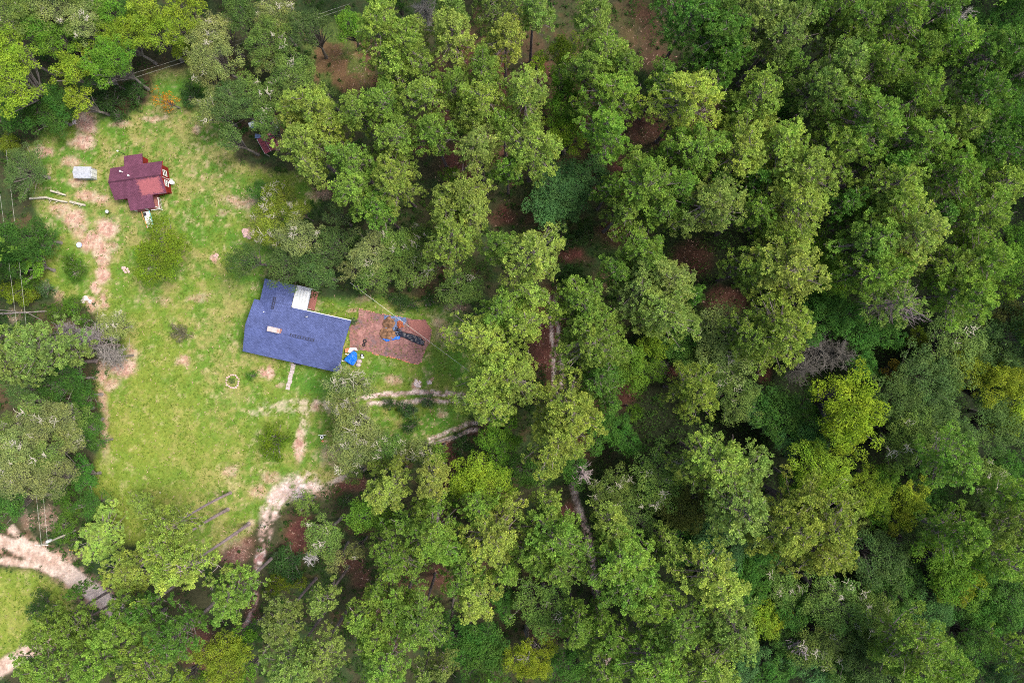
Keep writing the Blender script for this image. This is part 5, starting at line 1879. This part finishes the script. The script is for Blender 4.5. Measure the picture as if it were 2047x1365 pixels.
# rubble
for i, (u, v, a, b_, z, m_, lab) in enumerate([
        (173, 601, 1.0, .6, .45, 'stone_pale', 'pale rubble and stump heap at the end of the pink dirt strip'),
        (432, 511, .5, .35, .2, 'stone_pink', 'small pinkish rubble patch on the open lawn above the blue roof'),
        (497, 464, 1.1, .9, .35, 'stone_pink', 'grey pink brush heap at the forest edge above the blue roof'),
        (250, 540, .7, .5, .15, 'stone_pink', 'pale stones beside the lone round tree on the lawn'),
        (834, 767, .6, .7, .3, 'stone_pale', 'pale rubble heap above the curved wheel ruts'),
        (857, 765, .45, .4, .22, 'stone_pale', 'smaller pale rubble heap above the curved wheel ruts'),
        (857, 607, .6, .4, .25, 'stone_pink', 'pinkish stones under the shrubs behind the brick patio'),
        (105, 580, .25, .25, .25, 'stone_pale', 'small pale stone by the blue green bush'),
        (320, 985, .2, .2, .12, 'stone_pale', 'small pale stone in the grass beside the pines'),
        (148, 244, .35, .5, .3, 'stone_pale', 'pale stump under the trees at the top of the lawn')]):
    c = P(u, v)
    q = empty('rubble', (c.x, c.y, -.06), i * .7)
    tag(q, lab, 'rubble')
    r = random.Random(40 + i)
    for k in range(3 if a < .3 else 11):
        s = r.uniform(.25, .5)
        o = MB().lump((0, 0, 0), a * s * .8, b_ * s, z * r.uniform(.5, 1), i * 20 + k, .28, 8, 4).build('stone', M[m_], q)
        o.location = (r.uniform(-.7, .7) * a, r.uniform(-.7, .7) * b_, 0)
        o.rotation_euler = (0, 0, r.uniform(0, 6))
c = P(160, 490)
o = MB().lathe((0, 0, 0), [(.32, 0), (.36, .25), (.4, .3), (.36, .31), (.3, .12)], 16).build('wash_basin', M['bluewhite'], None, True)
o.location = (c.x, c.y, -.04)
tag(o, 'round pale basin on the weeds left of the lone tree', 'basin')
# fallen trunks
for (pts, lab, rad, m_) in [
        ([(62, 398, .3), (95, 396, .5), (120, 402, .4), (137, 405, .3)], 'longest fallen white log lying out of the trees below the white shed', .17, 'bark_pale'),
        ([(142, 404, .25), (172, 411, .2)], 'short fallen white log at the tip of the longest one', .2, 'bark_pale'),
        ([(106, 383, .6), (134, 391, .25)], 'fallen white log above the longest one near the trees', .16, 'bark_pale'),
        ([(-20, 628, .6), (30, 626, .5), (95, 622, .25)], 'fallen pale trunk lying in from the edge left of the lawn', .12, 'bark_grey'),
        ([(-10, 618, .5), (60, 626, .4), (85, 640, .2)], 'thin forked fallen branch beside the pale fallen trunk', .06, 'bark_grey'),
        ([(865, 886, .15), (900, 876, .2), (944, 854, .3)], 'thin pale fallen trunk beside the lower wheel ruts', .09, 'bark_grey')]:
    c = P(pts[0][0], pts[0][1])
    q = empty('fallen_log', (c.x, c.y, 0))
    tag(q, lab, 'log', 'fallen logs')
    W = [P(u, v) - c + Vector((0, 0, z)) for u, v, z in pts]
    MB().tube(W, [rad * (1 - .35 * k / len(W)) for k in range(len(W))], 7).build('trunk', M[m_], q)
    b = MB()
    r = random.Random(int(pts[0][0]) + 7)
    for k in range(5):
        s = W[0].lerp(W[-1], r.uniform(.3, .95))
        b.tube([s, s + Vector((r.uniform(-.6, .6), r.uniform(-.6, .6), r.uniform(.1, .5)))], [rad * .35, rad * .1], 4)
    b.build('branch', M[m_], q)

# ---- power pole and wires
c = P(150, 1060)
pz = empty('power_pole', (c.x, c.y, -.1))
ph_ = 8.2
tag(pz, 'power pole with a white transformer standing beside the sand road', 'power pole')
MB().tube([(0, 0, 0), (0, 0, ph_)], [.15, .11], 10).build('pole', M['wood_pole'], pz)
MB().lathe((.22, .2, ph_ - 2.1), [(.05, 0), (.2, .02), (.22, .1), (.22, .85), (.18, .92), (.05, .95)], 14).build('transformer', M['white_metal'], pz, True)
ca = MB()
ca.box(-.9, .9, -.06, .06, ph_ - .5, ph_ - .38)
co = ca.build('crossarm', M['wood_pole'], pz)
for x in (-.8, 0, .8):
    MB().lathe((x, 0, ph_ - .38), [(.04, 0), (.06, .05), (.03, .1), (.06, .14), (.009, .2)], 8).build('insulator', M['white_paint'], co)


def wire(pts, label, rad=.010, sag=.35):
    A_, B_ = [P(*q) for q in pts]
    W = []
    for k in range(13):
        t = k / 12
        q = A_.lerp(B_, t)
        q.z -= sag * 4 * t * (1 - t)
        W.append(q - A_)
    o = MB().tube(W, rad, 5).build('overhead_wire', M['wire'])
    o.location = A_
    return tag(o, label, 'wire', 'overhead wires')


wire([(83, 1090, 8.0), (-12, 300, 4.6)], 'overhead wire running up the edge of the photo from the pole, outer one')
wire([(95, 1084, 8.0), (12, 300, 4.6)], 'overhead wire running up the edge of the photo from the pole, inner one')
wire([(700, 565, 6.5), (965, 762, 6.0)], 'pale service wire slanting over the brick patio between trees', .02, .05)
wire([(235, 157, 4.0), (700, 8, 4.0)], 'upper thin wire crossing the trees above the orange sapling', .009, .2)
wire([(245, 163, 3.8), (690, 18, 3.8)], 'lower thin wire crossing the trees above the orange sapling', .009, .2)
c = P(149, 1100)
o = MB().box(-.75, .75, -.05, .05, 0, .12).build('yellow_post', M['yellow_paint'])
o.location = (c.x, c.y, 0)
o.rotation_euler = (0, 0, math.radians(-10))
tag(o, 'yellow marker rail lying in the grass near the power pole', 'rail')
